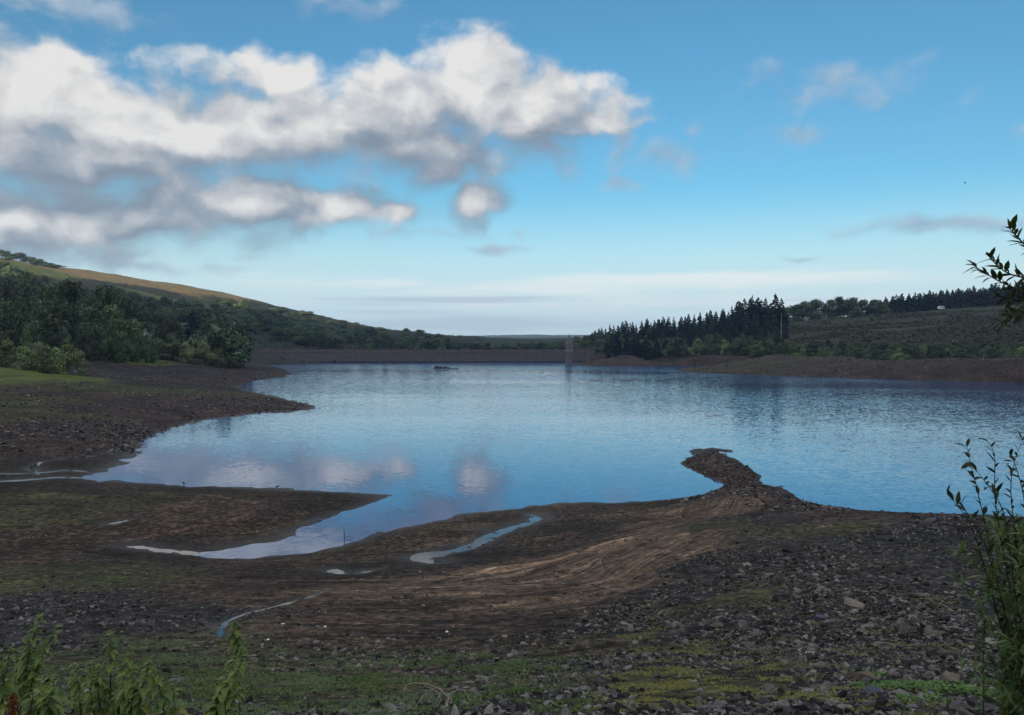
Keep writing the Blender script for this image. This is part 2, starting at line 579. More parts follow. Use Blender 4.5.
# polar sheet, finer where the photograph looks: bearings x rings
TH = np.concatenate([np.linspace(-180, -60, 40)[:-1], np.linspace(-60, -40, 60)[:-1], np.linspace(-40, 40, 801)[:-1], np.linspace(40, 60, 60)[:-1], np.linspace(60, 180, 41)[:-1]])
TH = np.radians(TH)
lr, LR = math.log(1.2), []
while lr < math.log(6500.0):
    LR.append(lr)
    r_ = math.exp(lr)
    lr += 0.014 if r_ < 5 else (0.0042 if r_ < 75 else (0.006 if r_ < 330 else (0.008 if r_ < 1000 else 0.03)))
LR = np.array(LR)
NT_, NR_ = len(TH), len(LR)
# coarse solve, then bilinear
ti, ri = np.arange(0, NT_, 2), np.arange(0, NR_, 2)
g = rbf(np.clip(np.repeat(TH[ti], len(ri)), -R(100), R(100)), np.tile(LR[ri], len(ti))).reshape(len(ti), len(ri))
g = np.stack([np.interp(LR, LR[ri], row) for row in g])
g = np.stack([np.interp(TH, TH[ti], g[:, k]) for k in range(NR_)], axis=1)
TT, LL = np.meshgrid(TH, LR, indexing="ij")
RR = np.exp(LL)
GX, GY = RR * np.sin(TT), RR * np.cos(TT)
# behind the photographer the valley side climbs and keeps the evening sun off the water
back = sstep(R(85), R(125), np.abs(TT))
bz = 12.4 + 252.0 * sstep(20, 560, -GY) * (1 + 0.12 * fbm(GX / 260, GY / 260, 3, 41)) + 0.01 * np.maximum(RR - 500, 0) * 0
g = g * (1 - back) + bz * back
GBASE = g.copy()

# zones of ground: pixel samples carrying a material mix, spread with an inverse distance rule
ZN = ["gravel", "mud", "moss", "strand", "wet_and_shade", "lawn", "moor", "felled", "bank", "wood"]
ZS = [
    # gravel mound
    *[((x, y), "gravel") for x, y in ((720, 560), (700, 620), (640, 660), (800, 540), (900, 530), (1000, 530), (850, 580), (950, 600), (820, 640), (900, 680), (1000, 690), (780, 600), (600, 700), (1100, 600), (760, 515), (880, 715), (560, 712), (660, 600), (1150, 700), (780, 700), (740, 640))],
    *[((x, y), "moss") for x, y in ((690, 650), (660, 700), (710, 690), (740, 600), (850, 530), (720, 525))],
    *[((x, y), "bank") for x, y in ((715, 460), (705, 452), (740, 472), (760, 482), (790, 497), (815, 509), (735, 492), (830, 517))],
    *[((x, y), "strand") for x, y in ((690, 520), (650, 540), (600, 560), (550, 575), (480, 585), (420, 590), (660, 560), (600, 585), (700, 505), (520, 600), (340, 590))],
    *[((x, y), "mud") for x, y in ((450, 540), (520, 520), (600, 512), (560, 540), (400, 552), (660, 503), (300, 575), (330, 560), (420, 605), (500, 620), (380, 640), (560, 610), (440, 665), (250, 590), (330, 630), (200, 600), (560, 650))],
    *[((x, y), "wet_and_shade") for x, y in ((420, 560), (480, 548), (540, 530), (580, 528), (130, 548), (180, 552), (340, 570), (60, 462), (100, 470), (30, 480), (190, 386), (215, 387), (160, 386), (300, 512), (200, 490), (330, 500), (100, 490))],  # wet mud; the points below the far spit paint a hollow's shade
    *[((x, y), "moss") for x, y in ((300, 680), (420, 660), (500, 665), (380, 700), (500, 700), (250, 660), (180, 640), (40, 585), (100, 575), (460, 690), (70, 660), (20, 700), (150, 700), (130, 505), (60, 498), (40, 520), (560, 680))],
    *[((x, y), "mud") for x, y in ((100, 530), (220, 525), (280, 520), (20, 545), (150, 515), (60, 540), (220, 500))],
    *[((x, y), "gravel") for x, y in ((60, 610), (120, 600), (30, 640), (100, 630), (160, 610), (-60, 620), (0, 600))],
    *[((x, y), "bank") for x, y in ((100, 410), (180, 400), (250, 403), (300, 406), (60, 430), (120, 425), (200, 412), (0, 430), (30, 445), (150, 430), (80, 395), (-60, 430))],
    *[((x, y), "moss") for x, y in ((20, 400), (60, 415), (120, 388), (200, 392), (-60, 405))],
    *[((x, y), "bank") for x, y in ((270, 373), (240, 381), (200, 383))],
    *[((x, y), "gravel") for x, y in ((120, 366), (150, 374), (200, 370), (230, 364), (110, 377), (250, 362))],
    *[((x, y), "lawn") for x, y in ((20, 375), (60, 376), (-40, 376), (0, 370), (100, 358), (88, 352))],
]
ZF = [  # beyond: pixel, distance
    *[((x, y, d), "bank") for x, y, d in ((620, 358, 505), (700, 361, 440), (800, 364, 390), (900, 366, 360), (1000, 369, 345), (1150, 372, 320), (600, 355, 520), (740, 359, 420), (950, 362, 360))],
    *[((x, y, d), "lawn") for x, y, d in ((805, 354.5, 400), (765, 354.8, 415))],
    *[((x, y, d), "wood") for x, y, d in ((620, 348, 560), (700, 340, 580), (760, 335, 580), (700, 350, 470), (900, 352, 390), (1000, 352, 380), (100, 340, 360), (200, 345, 420), (0, 340, 330), (300, 345, 650), (250, 330, 620), (350, 335, 860), (950, 300, 700), (700, 320, 800), (400, 345, 700), (500, 348, 700), (0, 285, 660), (330, 325, 920), (800, 318, 650), (100, 300, 700), (180, 315, 690))],
    *[((x, y, d), "felled") for x, y, d in ((820, 328, 540), (880, 320, 560), (950, 312, 600), (900, 335, 450), (820, 340, 470), (980, 330, 450), (1000, 310, 600), (1100, 315, 560), (860, 325, 520), (1020, 340, 410), (930, 325, 500))],
    *[((x, y, d), "moor") for x, y, d in ((100, 280, 900), (150, 285, 950), (200, 295, 990), (60, 275, 900), (240, 299, 1050), (30, 275, 850), (150, 280, 1060), (-100, 260, 950), (-100, 250, 1500), (200, 270, 1800))],
    *[((x, y, d), "lawn") for x, y, d in ((20, 273, 800), (42, 281, 780), (158, 307, 800))],
    *[((x, y, d), "wood") for x, y, d in ((90, 300, 760), (120, 295, 800), (200, 308, 820), (250, 314, 850), (300, 320, 900), (270, 308, 960), (180, 302, 860), (60, 292, 700), (0, 280, 720), (320, 318, 980), (350, 332, 880), (310, 313, 1020), (280, 306, 1080))],
    *[((x, y, d), "wood") for x, y, d in ((400, 338, 3000), (500, 337, 3000), (520, 334, 4800), (900, 315, 2500), (700, 325, 2500), (300, 337, 3000), (600, 338, 1500), (450, 342, 1500))],
]
zp, zk = [], []
from_lr = lambda px, py: None
for (x, y), k in ZS:
    # first meeting of the sight line with the base land
    d = ray(x, y)
    t = np.geomspace(4, 900, 900)
    P = d[None, :] * t[:, None]
    th, l2 = np.arctan2(P[:, 0], P[:, 1]), np.log(np.hypot(P[:, 0], P[:, 1]))
    hi = rbf(th, l2)
    below = np.nonzero(CAM_Z + P[:, 2] < hi)[0]
    i = below[0] if len(below) else 899
    zp.append((th[i], l2[i]))
    zk.append(ZN.index(k))
for (x, y, d), k in ZF:
    p = at_d(x, y, d)
    zp.append(ptw(p))
    zk.append(ZN.index(k))
for th in (-95, -60, 60, 95):
    for rr, k in ((3, "moss"), (20, "gravel"), (100, "moss"), (400, "wood"), (1500, "moor")):
        zp.append((R(th), math.log(rr)))
        zk.append(ZN.index(k))
zp, zk = np.array(zp), np.array(zk)
nx = fbm(TT * 26, LL * 26, 4, 3).ravel() * 0.05
ny = fbm(TT * 26 + 70, LL * 26 + 40, 4, 5).ravel() * 0.05
qt, ql = TT.ravel() + nx, LL.ravel() + ny
ZW = np.zeros((qt.size, len(ZN)), dtype=np.float32)
for s in range(0, qt.size, 40000):
    d2 = (qt[s:s + 40000, None] - zp[None, :, 0]) ** 2 + (ql[s:s + 40000, None] - zp[None, :, 1]) ** 2
    w = 1.0 / (d2 + 2e-4) ** 2.2
    w /= w.sum(1, keepdims=True)
    for k in range(len(ZN)):
        ZW[s:s + 40000, k] = w[:, zk == k].sum(1)
ZG = {n: ZW[:, i].reshape(NT_, NR_) for i, n in enumerate(ZN)}

# small relief
dry = sstep(0.02, 0.5, GBASE)
rough = (0.05 * fbm(GX / 3.1, GY / 3.1, 4, 21) * (1 + 2.2 * ZG["gravel"])
         + 0.035 * fbm(GX / 0.7, GY / 0.7, 3, 22) * (0.6 + 1.6 * ZG["gravel"]) * sstep(90, 40, RR)
         + 0.16 * fbm(GX / 9, GY / 9, 3, 23) * sstep(0.3, 1.5, GBASE))
rough = rough * (1 - .75 * ZG["strand"] - .3 * ZG["mud"] - .3 * ZG["bank"]) * dry * np.clip(RR / 25, 0.35, 1)
far_rough = sstep(250, 600, RR) * fbm(GX / 60, GY / 60, 5, 25) * np.clip((RR - 200) / 300, 0, 2.5) * sstep(11, 22, GBASE) * 1.6
# terraces left by the falling water
ter = 0.05 * np.sin(GBASE * 2 * math.pi / 0.42 + 2.0 * fbm(GX / 14, GY / 14, 3, 27)) * (ZG["strand"] + 0.5 * ZG["mud"] + 0.6 * ZG["bank"]) * sstep(0.15, 0.5, GBASE)
# ragged lip of the shore
lip = 0.14 * fbm(GX / 2.2, GY / 2.2, 4, 29) * np.exp(-(GBASE / 0.35) ** 2) * np.clip(RR / 80, 0.35, 1.3)
GZ = GBASE + rough + far_rough + ter + lip


def zone_at(x, y):
    i, j = grid_ij(x, y)
    i, j = np.clip(np.rint(i).astype(int), 0, NT_ - 1), np.clip(np.rint(j).astype(int), 0, NR_ - 1)
    return {n: v[i, j] for n, v in ZG.items()}


def grid_ij(x, y):
    th = np.arctan2(x, y)
    l2 = np.log(np.maximum(np.hypot(x, y), 1.21))
    return np.interp(th, TH, np.arange(NT_)), np.interp(l2, LR, np.arange(NR_))


def ground(x, y):
    x, y = np.asarray(x, float), np.asarray(y, float)
    i, j = grid_ij(x, y)
    i0, j0 = np.clip(i.astype(int), 0, NT_ - 2), np.clip(j.astype(int), 0, NR_ - 2)
    fi, fj = i - i0, j - j0
    a = GZ[i0, j0] * (1 - fi) + GZ[i0 + 1, j0] * fi
    b = GZ[i0, j0 + 1] * (1 - fi) + GZ[i0 + 1, j0 + 1] * fi
    return a * (1 - fj) + b * fj


def hit(px, py, tmin=3.0, tmax=2000.0):
    """where the sight line through a pixel meets the ground"""
    d = ray(px, py)
    t = np.geomspace(tmin, tmax, 2500)
    x, y, z = d[0] * t, d[1] * t, CAM_Z + d[2] * t
    b = np.nonzero(z < ground(x, y))[0]
    k = b[0] if len(b) else len(t) - 1
    return np.array([x[k], y[k], float(ground(x[k], y[k]))])


SOAK = np.exp(-(np.maximum(GBASE, 0) / 0.13) ** 2) * sstep(420, 120, RR)


# channel for the small streams (carved into the sheet before it is meshed)
def carve(path, width, depth):
    global GZ
    P = np.array([hit(x, y)[:2] for x, y in path])
    lo, hi_ = P.min(0) - 4 * width, P.max(0) + 4 * width
    m = (GX > lo[0]) & (GX < hi_[0]) & (GY > lo[1]) & (GY < hi_[1])
    x, y = GX[m], GY[m]
    best = np.full(x.shape, 1e9)
    for a, b in zip(P[:-1], P[1:]):
        ab = b - a
        t = np.clip(((x - a[0]) * ab[0] + (y - a[1]) * ab[1]) / max(ab @ ab, 1e-6), 0, 1)
        best = np.minimum(best, np.hypot(x - a[0] - t * ab[0], y - a[1] - t * ab[1]))
    SOAK[m] = np.maximum(SOAK[m], np.exp(-(best / (width * (2.0 + 1.2 * fbm(x / 1.3, y / 2.0, 3, 83)))) ** 2))
    GZ[m] -= depth * np.exp(-(best / width) ** 2) * (1 + 0.9 * fbm(x / .55, y / .9, 3, 87))
    return P


# ------------------------------------------------------------------ ground material
m_ground, nt, bs = new_mat("ground", 0.92, 0.25)
p = pos(nt)
att = {n: nt.node("ShaderNodeAttribute", attribute_name="z_" + n).outputs["Fac"] for n in ZN}
big = nt.noise(p, 0.12, 6, 0.6)
mid = nt.noise(p, 0.9, 7, 0.62)
fine = nt.noise(p, 7.0, 6, 0.65)
grit = nt.voronoi(p, 9.0, out="Color")
gritv = nt.node("ShaderNodeSeparateColor")
nt.put(gritv.inputs[0], grit)
gd = nt.voronoi(p, 9.0)
SOIL = {  # dark and light of each kind of ground
    "gravel": ((.014, .013, .014), (.060, .056, .058)), "mud": ((.038, .029, .026), (.098, .073, .062)), "moss": ((.030, .031, .018), (.080, .078, .042)),
    "strand": ((.080, .059, .046), (.215, .162, .124)), "wet_and_shade": ((.022, .018, .016), (.046, .038, .035)), "lawn": ((.060, .085, .022), (.12, .15, .04)),
    "moor": ((.130, .098, .048), (.260, .200, .095)), "felled": ((.022, .029, .018), (.060, .066, .044)), "bank": ((.031, .023, .024), (.080, .057, .056)), "wood": ((.014, .022, .014), (.034, .046, .026)),
}
pat = nt.noise(p, 0.33, 8, 0.68)
f0 = nt.map(nt.math("ADD", nt.math("MULTIPLY", pat, 0.45), nt.math("ADD", nt.math("MULTIPLY", mid, 0.35), nt.math("MULTIPLY", fine, 0.2))), 0.39, 0.61)
tot, acc = None, None
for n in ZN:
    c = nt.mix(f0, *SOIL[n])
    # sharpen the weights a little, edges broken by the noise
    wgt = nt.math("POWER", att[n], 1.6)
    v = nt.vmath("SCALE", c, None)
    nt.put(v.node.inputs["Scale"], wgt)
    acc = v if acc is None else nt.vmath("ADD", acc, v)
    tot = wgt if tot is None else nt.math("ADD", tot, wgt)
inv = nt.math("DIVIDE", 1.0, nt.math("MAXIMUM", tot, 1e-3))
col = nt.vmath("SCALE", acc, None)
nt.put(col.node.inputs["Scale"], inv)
# clods; shade of the hollows is painted in, along with damp
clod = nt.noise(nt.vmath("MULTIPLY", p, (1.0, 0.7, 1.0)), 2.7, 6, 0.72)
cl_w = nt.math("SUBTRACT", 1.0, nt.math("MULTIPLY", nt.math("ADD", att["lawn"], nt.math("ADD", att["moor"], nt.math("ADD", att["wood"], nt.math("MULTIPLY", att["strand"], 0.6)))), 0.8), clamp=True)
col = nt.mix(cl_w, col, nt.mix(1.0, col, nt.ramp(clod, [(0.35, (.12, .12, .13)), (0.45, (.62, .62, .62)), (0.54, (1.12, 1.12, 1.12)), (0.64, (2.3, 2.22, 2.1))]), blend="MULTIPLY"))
# olive film of algae in patches on the mud
olv = nt.map(nt.noise(p, 0.22, 6, 0.7), 0.50, 0.62)
col = nt.mix(nt.math("MULTIPLY", nt.math("MULTIPLY", olv, 0.6), nt.math("ADD", att["mud"], nt.math("MULTIPLY", att["moss"], 0.6))), col, nt.mix(1.0, col, (0.95, 1.12, 0.62), blend="MULTIPLY"))
# thin dark seams over the mud and banks
seam = nt.math("ABSOLUTE", nt.math("SUBTRACT", nt.noise(nt.vmath("MULTIPLY", p, (0.09, 0.28, 0.6)), 1.0, 5, 0.6), 0.5))
col = nt.mix(nt.math("MULTIPLY", nt.map(seam, 0.0, 0.016, 0.85, 0.0), nt.math("ADD", att["mud"], nt.math("ADD", att["strand"], nt.math("ADD", att["wet_and_shade"], att["bank"])), clamp=True)), col, (.012, .010, .010))
# strand lines: pale and dark level bands, ledge shade painted into the dark ones
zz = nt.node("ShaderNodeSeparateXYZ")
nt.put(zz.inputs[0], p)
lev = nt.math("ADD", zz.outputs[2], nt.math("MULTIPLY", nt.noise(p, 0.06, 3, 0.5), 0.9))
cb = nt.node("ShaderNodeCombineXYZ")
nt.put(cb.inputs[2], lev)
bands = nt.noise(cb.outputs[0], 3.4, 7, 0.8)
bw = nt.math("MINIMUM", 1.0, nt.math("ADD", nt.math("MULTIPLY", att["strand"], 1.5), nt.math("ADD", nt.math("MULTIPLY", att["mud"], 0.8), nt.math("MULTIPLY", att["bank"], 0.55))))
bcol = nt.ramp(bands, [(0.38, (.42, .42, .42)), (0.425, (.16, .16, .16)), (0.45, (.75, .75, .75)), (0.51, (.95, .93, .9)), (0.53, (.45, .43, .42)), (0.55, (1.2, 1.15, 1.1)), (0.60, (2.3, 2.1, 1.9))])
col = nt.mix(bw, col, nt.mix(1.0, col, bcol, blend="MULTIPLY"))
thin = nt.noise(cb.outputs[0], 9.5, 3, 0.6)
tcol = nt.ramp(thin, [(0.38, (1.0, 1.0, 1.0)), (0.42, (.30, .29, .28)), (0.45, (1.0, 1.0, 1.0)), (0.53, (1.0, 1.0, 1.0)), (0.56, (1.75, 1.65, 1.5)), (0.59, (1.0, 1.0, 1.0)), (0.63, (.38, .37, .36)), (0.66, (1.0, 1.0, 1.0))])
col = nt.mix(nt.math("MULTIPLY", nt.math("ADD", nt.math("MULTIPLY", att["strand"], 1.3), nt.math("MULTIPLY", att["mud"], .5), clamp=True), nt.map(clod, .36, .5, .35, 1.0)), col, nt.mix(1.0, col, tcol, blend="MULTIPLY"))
# larger patches, darker and lighter
col = nt.mix(1.0, col, nt.ramp(big, [(0.3, (.55, .56, .58)), (0.5, (1, 1, 1)), (0.7, (1.4, 1.34, 1.28))]), blend="MULTIPLY")
# loose stones: single grains of another tone
gs = nt.ramp(gritv.outputs[0], [(0.0, (.55, .55, .58)), (0.5, (.95, .95, .95)), (0.86, (1.3, 1.28, 1.26)), (0.97, (2.6, 2.5, 2.45))])
gw = nt.math("ADD", nt.math("MULTIPLY", att["gravel"], 0.9), nt.math("ADD", nt.math("MULTIPLY", att["mud"], 0.35), nt.math("MULTIPLY", att["bank"], 0.5)))
col = nt.mix(nt.math("MULTIPLY", gw, nt.map(gd, 0.5, 0.2)), col, nt.mix(1.0, col, gs, blend="MULTIPLY"))
# heather rows on the felled slope
row = nt.noise(nt.vmath("MULTIPLY", p, (0.03, 0.11, 0.3)), 1.0, 6, 0.7)
col = nt.mix(nt.math("MULTIPLY", att["felled"], 0.9), col, nt.mix(1.0, col, nt.ramp(row, [(0.36, (.45, .5, .5)), (0.5, (1, 1, 1)), (0.66, (1.5, 1.4, 1.25))]), blend="MULTIPLY"))
soak = nt.node("ShaderNodeAttribute", attribute_name="soak").outputs["Fac"]
soak = nt.math("MULTIPLY", soak, nt.map(clod, 0.38, 0.60, 1.0, 0.45))
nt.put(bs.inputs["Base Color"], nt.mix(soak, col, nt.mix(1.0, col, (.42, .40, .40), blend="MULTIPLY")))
nt.put(bs.inputs["Roughness"], nt.math("MULTIPLY_ADD", soak, -0.55, 0.95))
nt.put(bs.inputs["Specular IOR Level"], nt.math("MULTIPLY_ADD", soak, 0.35, 0.12))
h = nt.math("ADD", nt.math("MULTIPLY", mid, 0.10), nt.math("MULTIPLY", fine, 0.05))
h = nt.math("ADD", h, nt.math("MULTIPLY", nt.math("MULTIPLY", nt.map(gd, 0.0, 0.6, 1.0, 0.0), gw), 0.05))
nt.put(bs.inputs["Normal"], nt.bump(h, 0.9, 1.0))


def build_ground():
    v = np.stack([GX.ravel(), GY.ravel(), GZ.ravel()], 1)
    i, j = np.meshgrid(np.arange(NT_), np.arange(NR_ - 1), indexing="ij")
    i2 = (i + 1) % NT_
    q = np.stack([i * NR_ + j, i * NR_ + j + 1, i2 * NR_ + j + 1, i2 * NR_ + j], -1).reshape(-1, 4)
    c = len(v)
    v = np.vstack([v, [[0, 0, 12.36]]])
    k = np.arange(NT_)
    fan = np.stack([np.full(NT_, c), k * NR_, ((k + 1) % NT_) * NR_], 1)
    me = mesh_np("ground", v, [q[:, ::-1], fan[:, ::-1]], m_ground, smooth=True)
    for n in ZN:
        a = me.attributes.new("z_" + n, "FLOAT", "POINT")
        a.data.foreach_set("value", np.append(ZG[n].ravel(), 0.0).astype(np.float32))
    a = me.attributes.new("soak", "FLOAT", "POINT")
    a.data.foreach_set("value", np.append(SOAK.ravel(), 0.0).astype(np.float32))
    o = link("ground", me)
    tag(o, "bare drawn-down shore of mud and shale with hills round the reservoir", None, None, "structure")
    # make sure the sheet faces up
    if me.polygons[1000].normal.z < 0:
        me.flip_normals()
    return o


# ------------------------------------------------------------------ water
def water_mat(name, wave, deep, tint=(1, 1, 1)):
    m, nt, b = new_mat(name, 0.03, 0.5)
    nt.put(b.inputs["Base Color"], (*deep, 1))
    b.inputs["IOR"].default_value = 1.85
    nt.put(b.inputs["Specular Tint"], (*tint, 1))
    p = pos(nt)
    # breezy water out in the middle, calm in the lee of the near bay
    lane = nt.map(nt.noise(nt.vmath("MULTIPLY", p, (0.006, 0.016, 0)), 1.0, 4, 0.5), 0.36, 0.62, smooth=True)
    off = nt.vmath("LENGTH", nt.vmath("MULTIPLY_ADD", p, (0.022, 0.020, 0), (0.40, -1.30, 0)), out=1)
    open_ = nt.map(off, 0.75, 1.9, smooth=True)
    yy = nt.node("ShaderNodeSeparateXYZ")
    nt.put(yy.inputs[0], p)
    gust = nt.map(yy.outputs[1], 110.0, 380.0, 1.0, 1.7)
    amp = nt.math("MULTIPLY", nt.math("MULTIPLY", nt.math("MULTIPLY_ADD", open_, 0.82, 0.18), gust), nt.math("MULTIPLY_ADD", lane, 0.6, 0.4))
    c1 = nt.noise(nt.vmath("MULTIPLY", p, (1.9, 3.0, 1)), 1.0, 4, 0.6, out=1)
    c2 = nt.noise(nt.vmath("MULTIPLY", p, (0.45, 0.9, 1)), 1.0, 3, 0.5, out=1)
    t = nt.vmath("ADD", nt.vmath("MULTIPLY_ADD", c1, (0.40, 0.55, 0), (-0.20, -0.275, 0)), nt.vmath("MULTIPLY_ADD", c2, (0.10, 0.16, 0), (-0.05, -0.08, 0)))
    sc = nt.vmath("SCALE", t, None)
    nt.put(sc.node.inputs["Scale"], nt.math("MULTIPLY", amp, wave))
    nt.put(b.inputs["Normal"], nt.vmath("NORMALIZE", nt.vmath("ADD", sc, (0, 0, 1.0))))
    nt.put(b.inputs["Roughness"], nt.math("MULTIPLY_ADD", amp, 0.05, 0.02))
    return m


m_water = water_mat("lake_water", 0.62, (0.014, 0.070, 0.220), (0.73, 0.92, 1.0))
wv = [(-230, 30, 0), (420, 30, 0), (420, 518, 0), (-230, 518, 0)]
wl = link("reservoir_water", mesh_np("reservoir_water", wv, [[0, 1, 2, 3]], m_water))
tag(wl, "calm blue reservoir water reflecting the evening sky", None, None, "structure")
# ------------------------------------------------------------------ streams and pools on the mud (carve first, then mesh the sheet)
STREAMS = [
    ("stream", "silver stream winding down the mud below the tyre-marked bank", [(533, 513), (536, 518), (527, 522), (508, 527), (492, 535), (468, 547), (440, 553), (420, 557), (436, 561)], .75, .20),
    ("stream", "pale braided stream trickling into the narrow creek", [(128, 545), (145, 546), (162, 550), (190, 552), (212, 555), (240, 556)], .6, .16),
    ("stream", "thin stream bending round the dark bar at the head of the western bay", [(40, 474), (30, 468), (40, 462), (62, 459), (80, 457), (104, 455), (122, 450)], .42, .10),
    ("stream", "shallow rills joining the lake beside the flat mud spit", [(-20, 482), (20, 480), (55, 477), (85, 478), (112, 479)], .55, .12),
    ("stream", "second thin rill on the grey mud at the head of the bay", [(-20, 472), (10, 474), (40, 473), (70, 470), (95, 473), (108, 474)], .4, .10),
    ("puddle", "thin bright sliver of water on the mossy mud flat", [(108, 524), (118, 522), (128, 519.5)], .3, .10),
    ("puddle", "small bright puddle at the foot of the strand lines", [(328, 569), (340, 572), (352, 573), (362, 571), (372, 569)], .42, .12),
    ("trickle", "narrow trickle crossing the dark mud behind the leafy weeds", [(222, 636), (220, 628), (226, 620), (245, 613), (270, 606), (300, 598), (335, 590)], .14, .10),
]
stream_paths = [carve(pth, w, dp) for (_, _, pth, w, dp) in STREAMS]
build_ground()
m_stream = water_mat("stream_water", 0.12, (0.03, 0.035, 0.04))
for (nm, lab, pth, w, dp), P in zip(STREAMS, stream_paths):
    pts = []
    for a, b in zip(P[:-1], P[1:]):
        n = max(2, int(np.hypot(*(b - a)) / 0.25))
        for k in range(n):
            pts.append(a + (b - a) * k / n)
    pts = np.array(pts + [P[-1]])
    for _ in range(12):
        pts[1:-1] = (pts[:-2] + pts[2:] + 2 * pts[1:-1]) / 4
    tg = np.gradient(pts, axis=0)
    tg /= np.maximum(np.linalg.norm(tg, axis=1, keepdims=True), 1e-6)
    nr = np.stack([-tg[:, 1], tg[:, 0]], 1)
    z = ground(pts[:, 0], pts[:, 1])
    for _ in range(25):
        z[1:-1] = (z[:-2] + z[2:] + 2 * z[1:-1]) / 4
    z = z + dp * 0.34
    s = np.linspace(0, 1, len(pts))
    hw = w * np.clip(0.85 + 1.5 * fbm(s * len(pts) * .11, s * 0 + w * 9, 4, 77), .03, 2.2)
    pts = pts + nr * (w * 0.9 * fbm(s * len(pts) * .05, s * 0 + w * 31, 3, 79))[:, None]
    hw *= np.minimum(1, np.minimum(s, 1 - s) * 9 + .1)
    V = np.concatenate([np.c_[pts + nr * hw[:, None], z], np.c_[pts - nr * hw[:, None], z]])
    n = len(pts)
    i = np.arange(n - 1)
    o = link(nm, mesh_np(nm, V, np.stack([i, i + n, i + n + 1, i + 1], 1), m_stream))
    if o.data.polygons[0].normal.z < 0:
        o.data.flip_normals()
    tag(o, lab, None, None, "structure")

# ------------------------------------------------------------------ shapes
def tube(path, radii, sides=6, cap=True):
    """verts, quads of a tube along a path"""
    path = np.asarray(path, float)
    n = len(path)
    tg = np.gradient(path, axis=0) if n > 2 else np.repeat((path[1:] - path[:1]), n, axis=0)
    tg /= np.maximum(np.linalg.norm(tg, axis=1, keepdims=True), 1e-9)
    ref = np.where(np.abs(tg[:, 2:3]) > 0.9, np.array([[1.0, 0, 0]]), np.array([[0, 0, 1.0]]))
    u = np.cross(tg, ref)
    u /= np.maximum(np.linalg.norm(u, axis=1, keepdims=True), 1e-9)
    w = np.cross(tg, u)
    a = np.linspace(0, 2 * math.pi, sides, endpoint=False)
    ring = np.cos(a)[None, :, None] * u[:, None, :] + np.sin(a)[None, :, None] * w[:, None, :]
    V = (path[:, None, :] + ring * np.asarray(radii, float)[:, None, None]).reshape(-1, 3)
    q = []
    for i in range(n - 1):
        for k in range(sides):
            k2 = (k + 1) % sides
            q.append((i * sides + k, i * sides + k2, (i + 1) * sides + k2, (i + 1) * sides + k))
    return V, np.array(q)


class MB:
    """collects quads and boxes for one mesh"""
    def __init__(self):
        self.v, self.f, self.n = [], [], 0

    def add(self, V, F):
        V = np.asarray(V, float)
        self.v.append(V)
        F = np.asarray(F)
        self.f.append(F + self.n)
        self.n += len(V)
        return self

    def box(self, lo, hi):
        x0, y0, z0 = lo
        x1, y1, z1 = hi
        V = [(x0, y0, z0), (x1, y0, z0), (x1, y1, z0), (x0, y1, z0), (x0, y0, z1), (x1, y0, z1), (x1, y1, z1), (x0, y1, z1)]
        F = [(0, 3, 2, 1), (4, 5, 6, 7), (0, 1, 5, 4), (1, 2, 6, 5), (2, 3, 7, 6), (3, 0, 4, 7)]
        return self.add(V, F)

    def tube(self, path, radii, sides=6):
        return self.add(*tube(path, radii, sides))

    def lathe(self, prof, sides, rot=0.0, cx=0.0, cy=0.0):
        V = []
        a = np.linspace(0, 2 * math.pi, sides, endpoint=False) + rot
        for r, z in prof:
            V += [(cx + r * math.cos(t), cy + r * math.sin(t), z) for t in a]
        F = []
        for i in range(len(prof) - 1):
            for k in range(sides):
                k2 = (k + 1) % sides
                F.append((i * sides + k, i * sides + k2, (i + 1) * sides + k2, (i + 1) * sides + k))
        return self.add(V, F)

    def build(self, name, mat, parent=None, smooth=False):
        by = {}
        for f in self.f:
            by.setdefault(f.shape[1], []).append(f)
        me = mesh_np(name, np.concatenate(self.v), [np.concatenate(x) for x in by.values()], mat, smooth)
        return link(name, me, parent)

    def mesh(self, name, mat, smooth=False):
        by = {}
        for f in self.f:
            by.setdefault(f.shape[1], []).append(f)
        return mesh_np(name, np.concatenate(self.v), [np.concatenate(x) for x in by.values()], mat, smooth)


def leaf_quads(P, N, size, rng, aspect=1.5):
    """small leaf-clump faces at points P, facing roughly along N"""
    n = len(P)
    a = rng.normal(size=(n, 3))
    N = N + 0.45 * a / np.linalg.norm(a, axis=1, keepdims=True)
    N /= np.linalg.norm(N, axis=1, keepdims=True)
    r = rng.normal(size=(n, 3))
    u = np.cross(N, r)
    u /= np.maximum(np.linalg.norm(u, axis=1, keepdims=True), 1e-9)
    w = np.cross(N, u)
    s = size * rng.uniform(0.55, 1.25, (n, 1))
    k = rng.uniform(0.6, 1.0, (4, n, 1))
    V = np.stack([P + u * s * aspect * k[0], P + w * s * k[1], P - u * s * aspect * k[2], P - w * s * k[3]], 1).reshape(-1, 3)
    return V, np.arange(4 * n).reshape(n, 4)


def foliage_mat(name, dark, lite, warm=0.0):
    m, nt, b = new_mat(name, 0.75, 0.2)
    isl = nt.node("ShaderNodeNewGeometry").outputs["Random Per Island"]
    ob = obj_rand(nt)
    c = nt.mix(nt.math("POWER", isl, 1.4), dark, lite)
    hs = nt.node("ShaderNodeHueSaturation")
    nt.put(hs.inputs["Color"], c)
    nt.put(hs.inputs["Hue"], nt.map(ob, 0, 1, 0.475, 0.525))
    nt.put(hs.inputs["Saturation"], nt.map(nt.math("FRACT", nt.math("MULTIPLY", ob, 7.3)), 0, 1, 0.75, 1.15))
    nt.put(hs.inputs["Value"], nt.map(nt.math("FRACT", nt.math("MULTIPLY", ob, 3.7)), 0, 1, 0.55, 1.6))
    nt.put(b.inputs["Base Color"], hs.outputs[0])
    return m


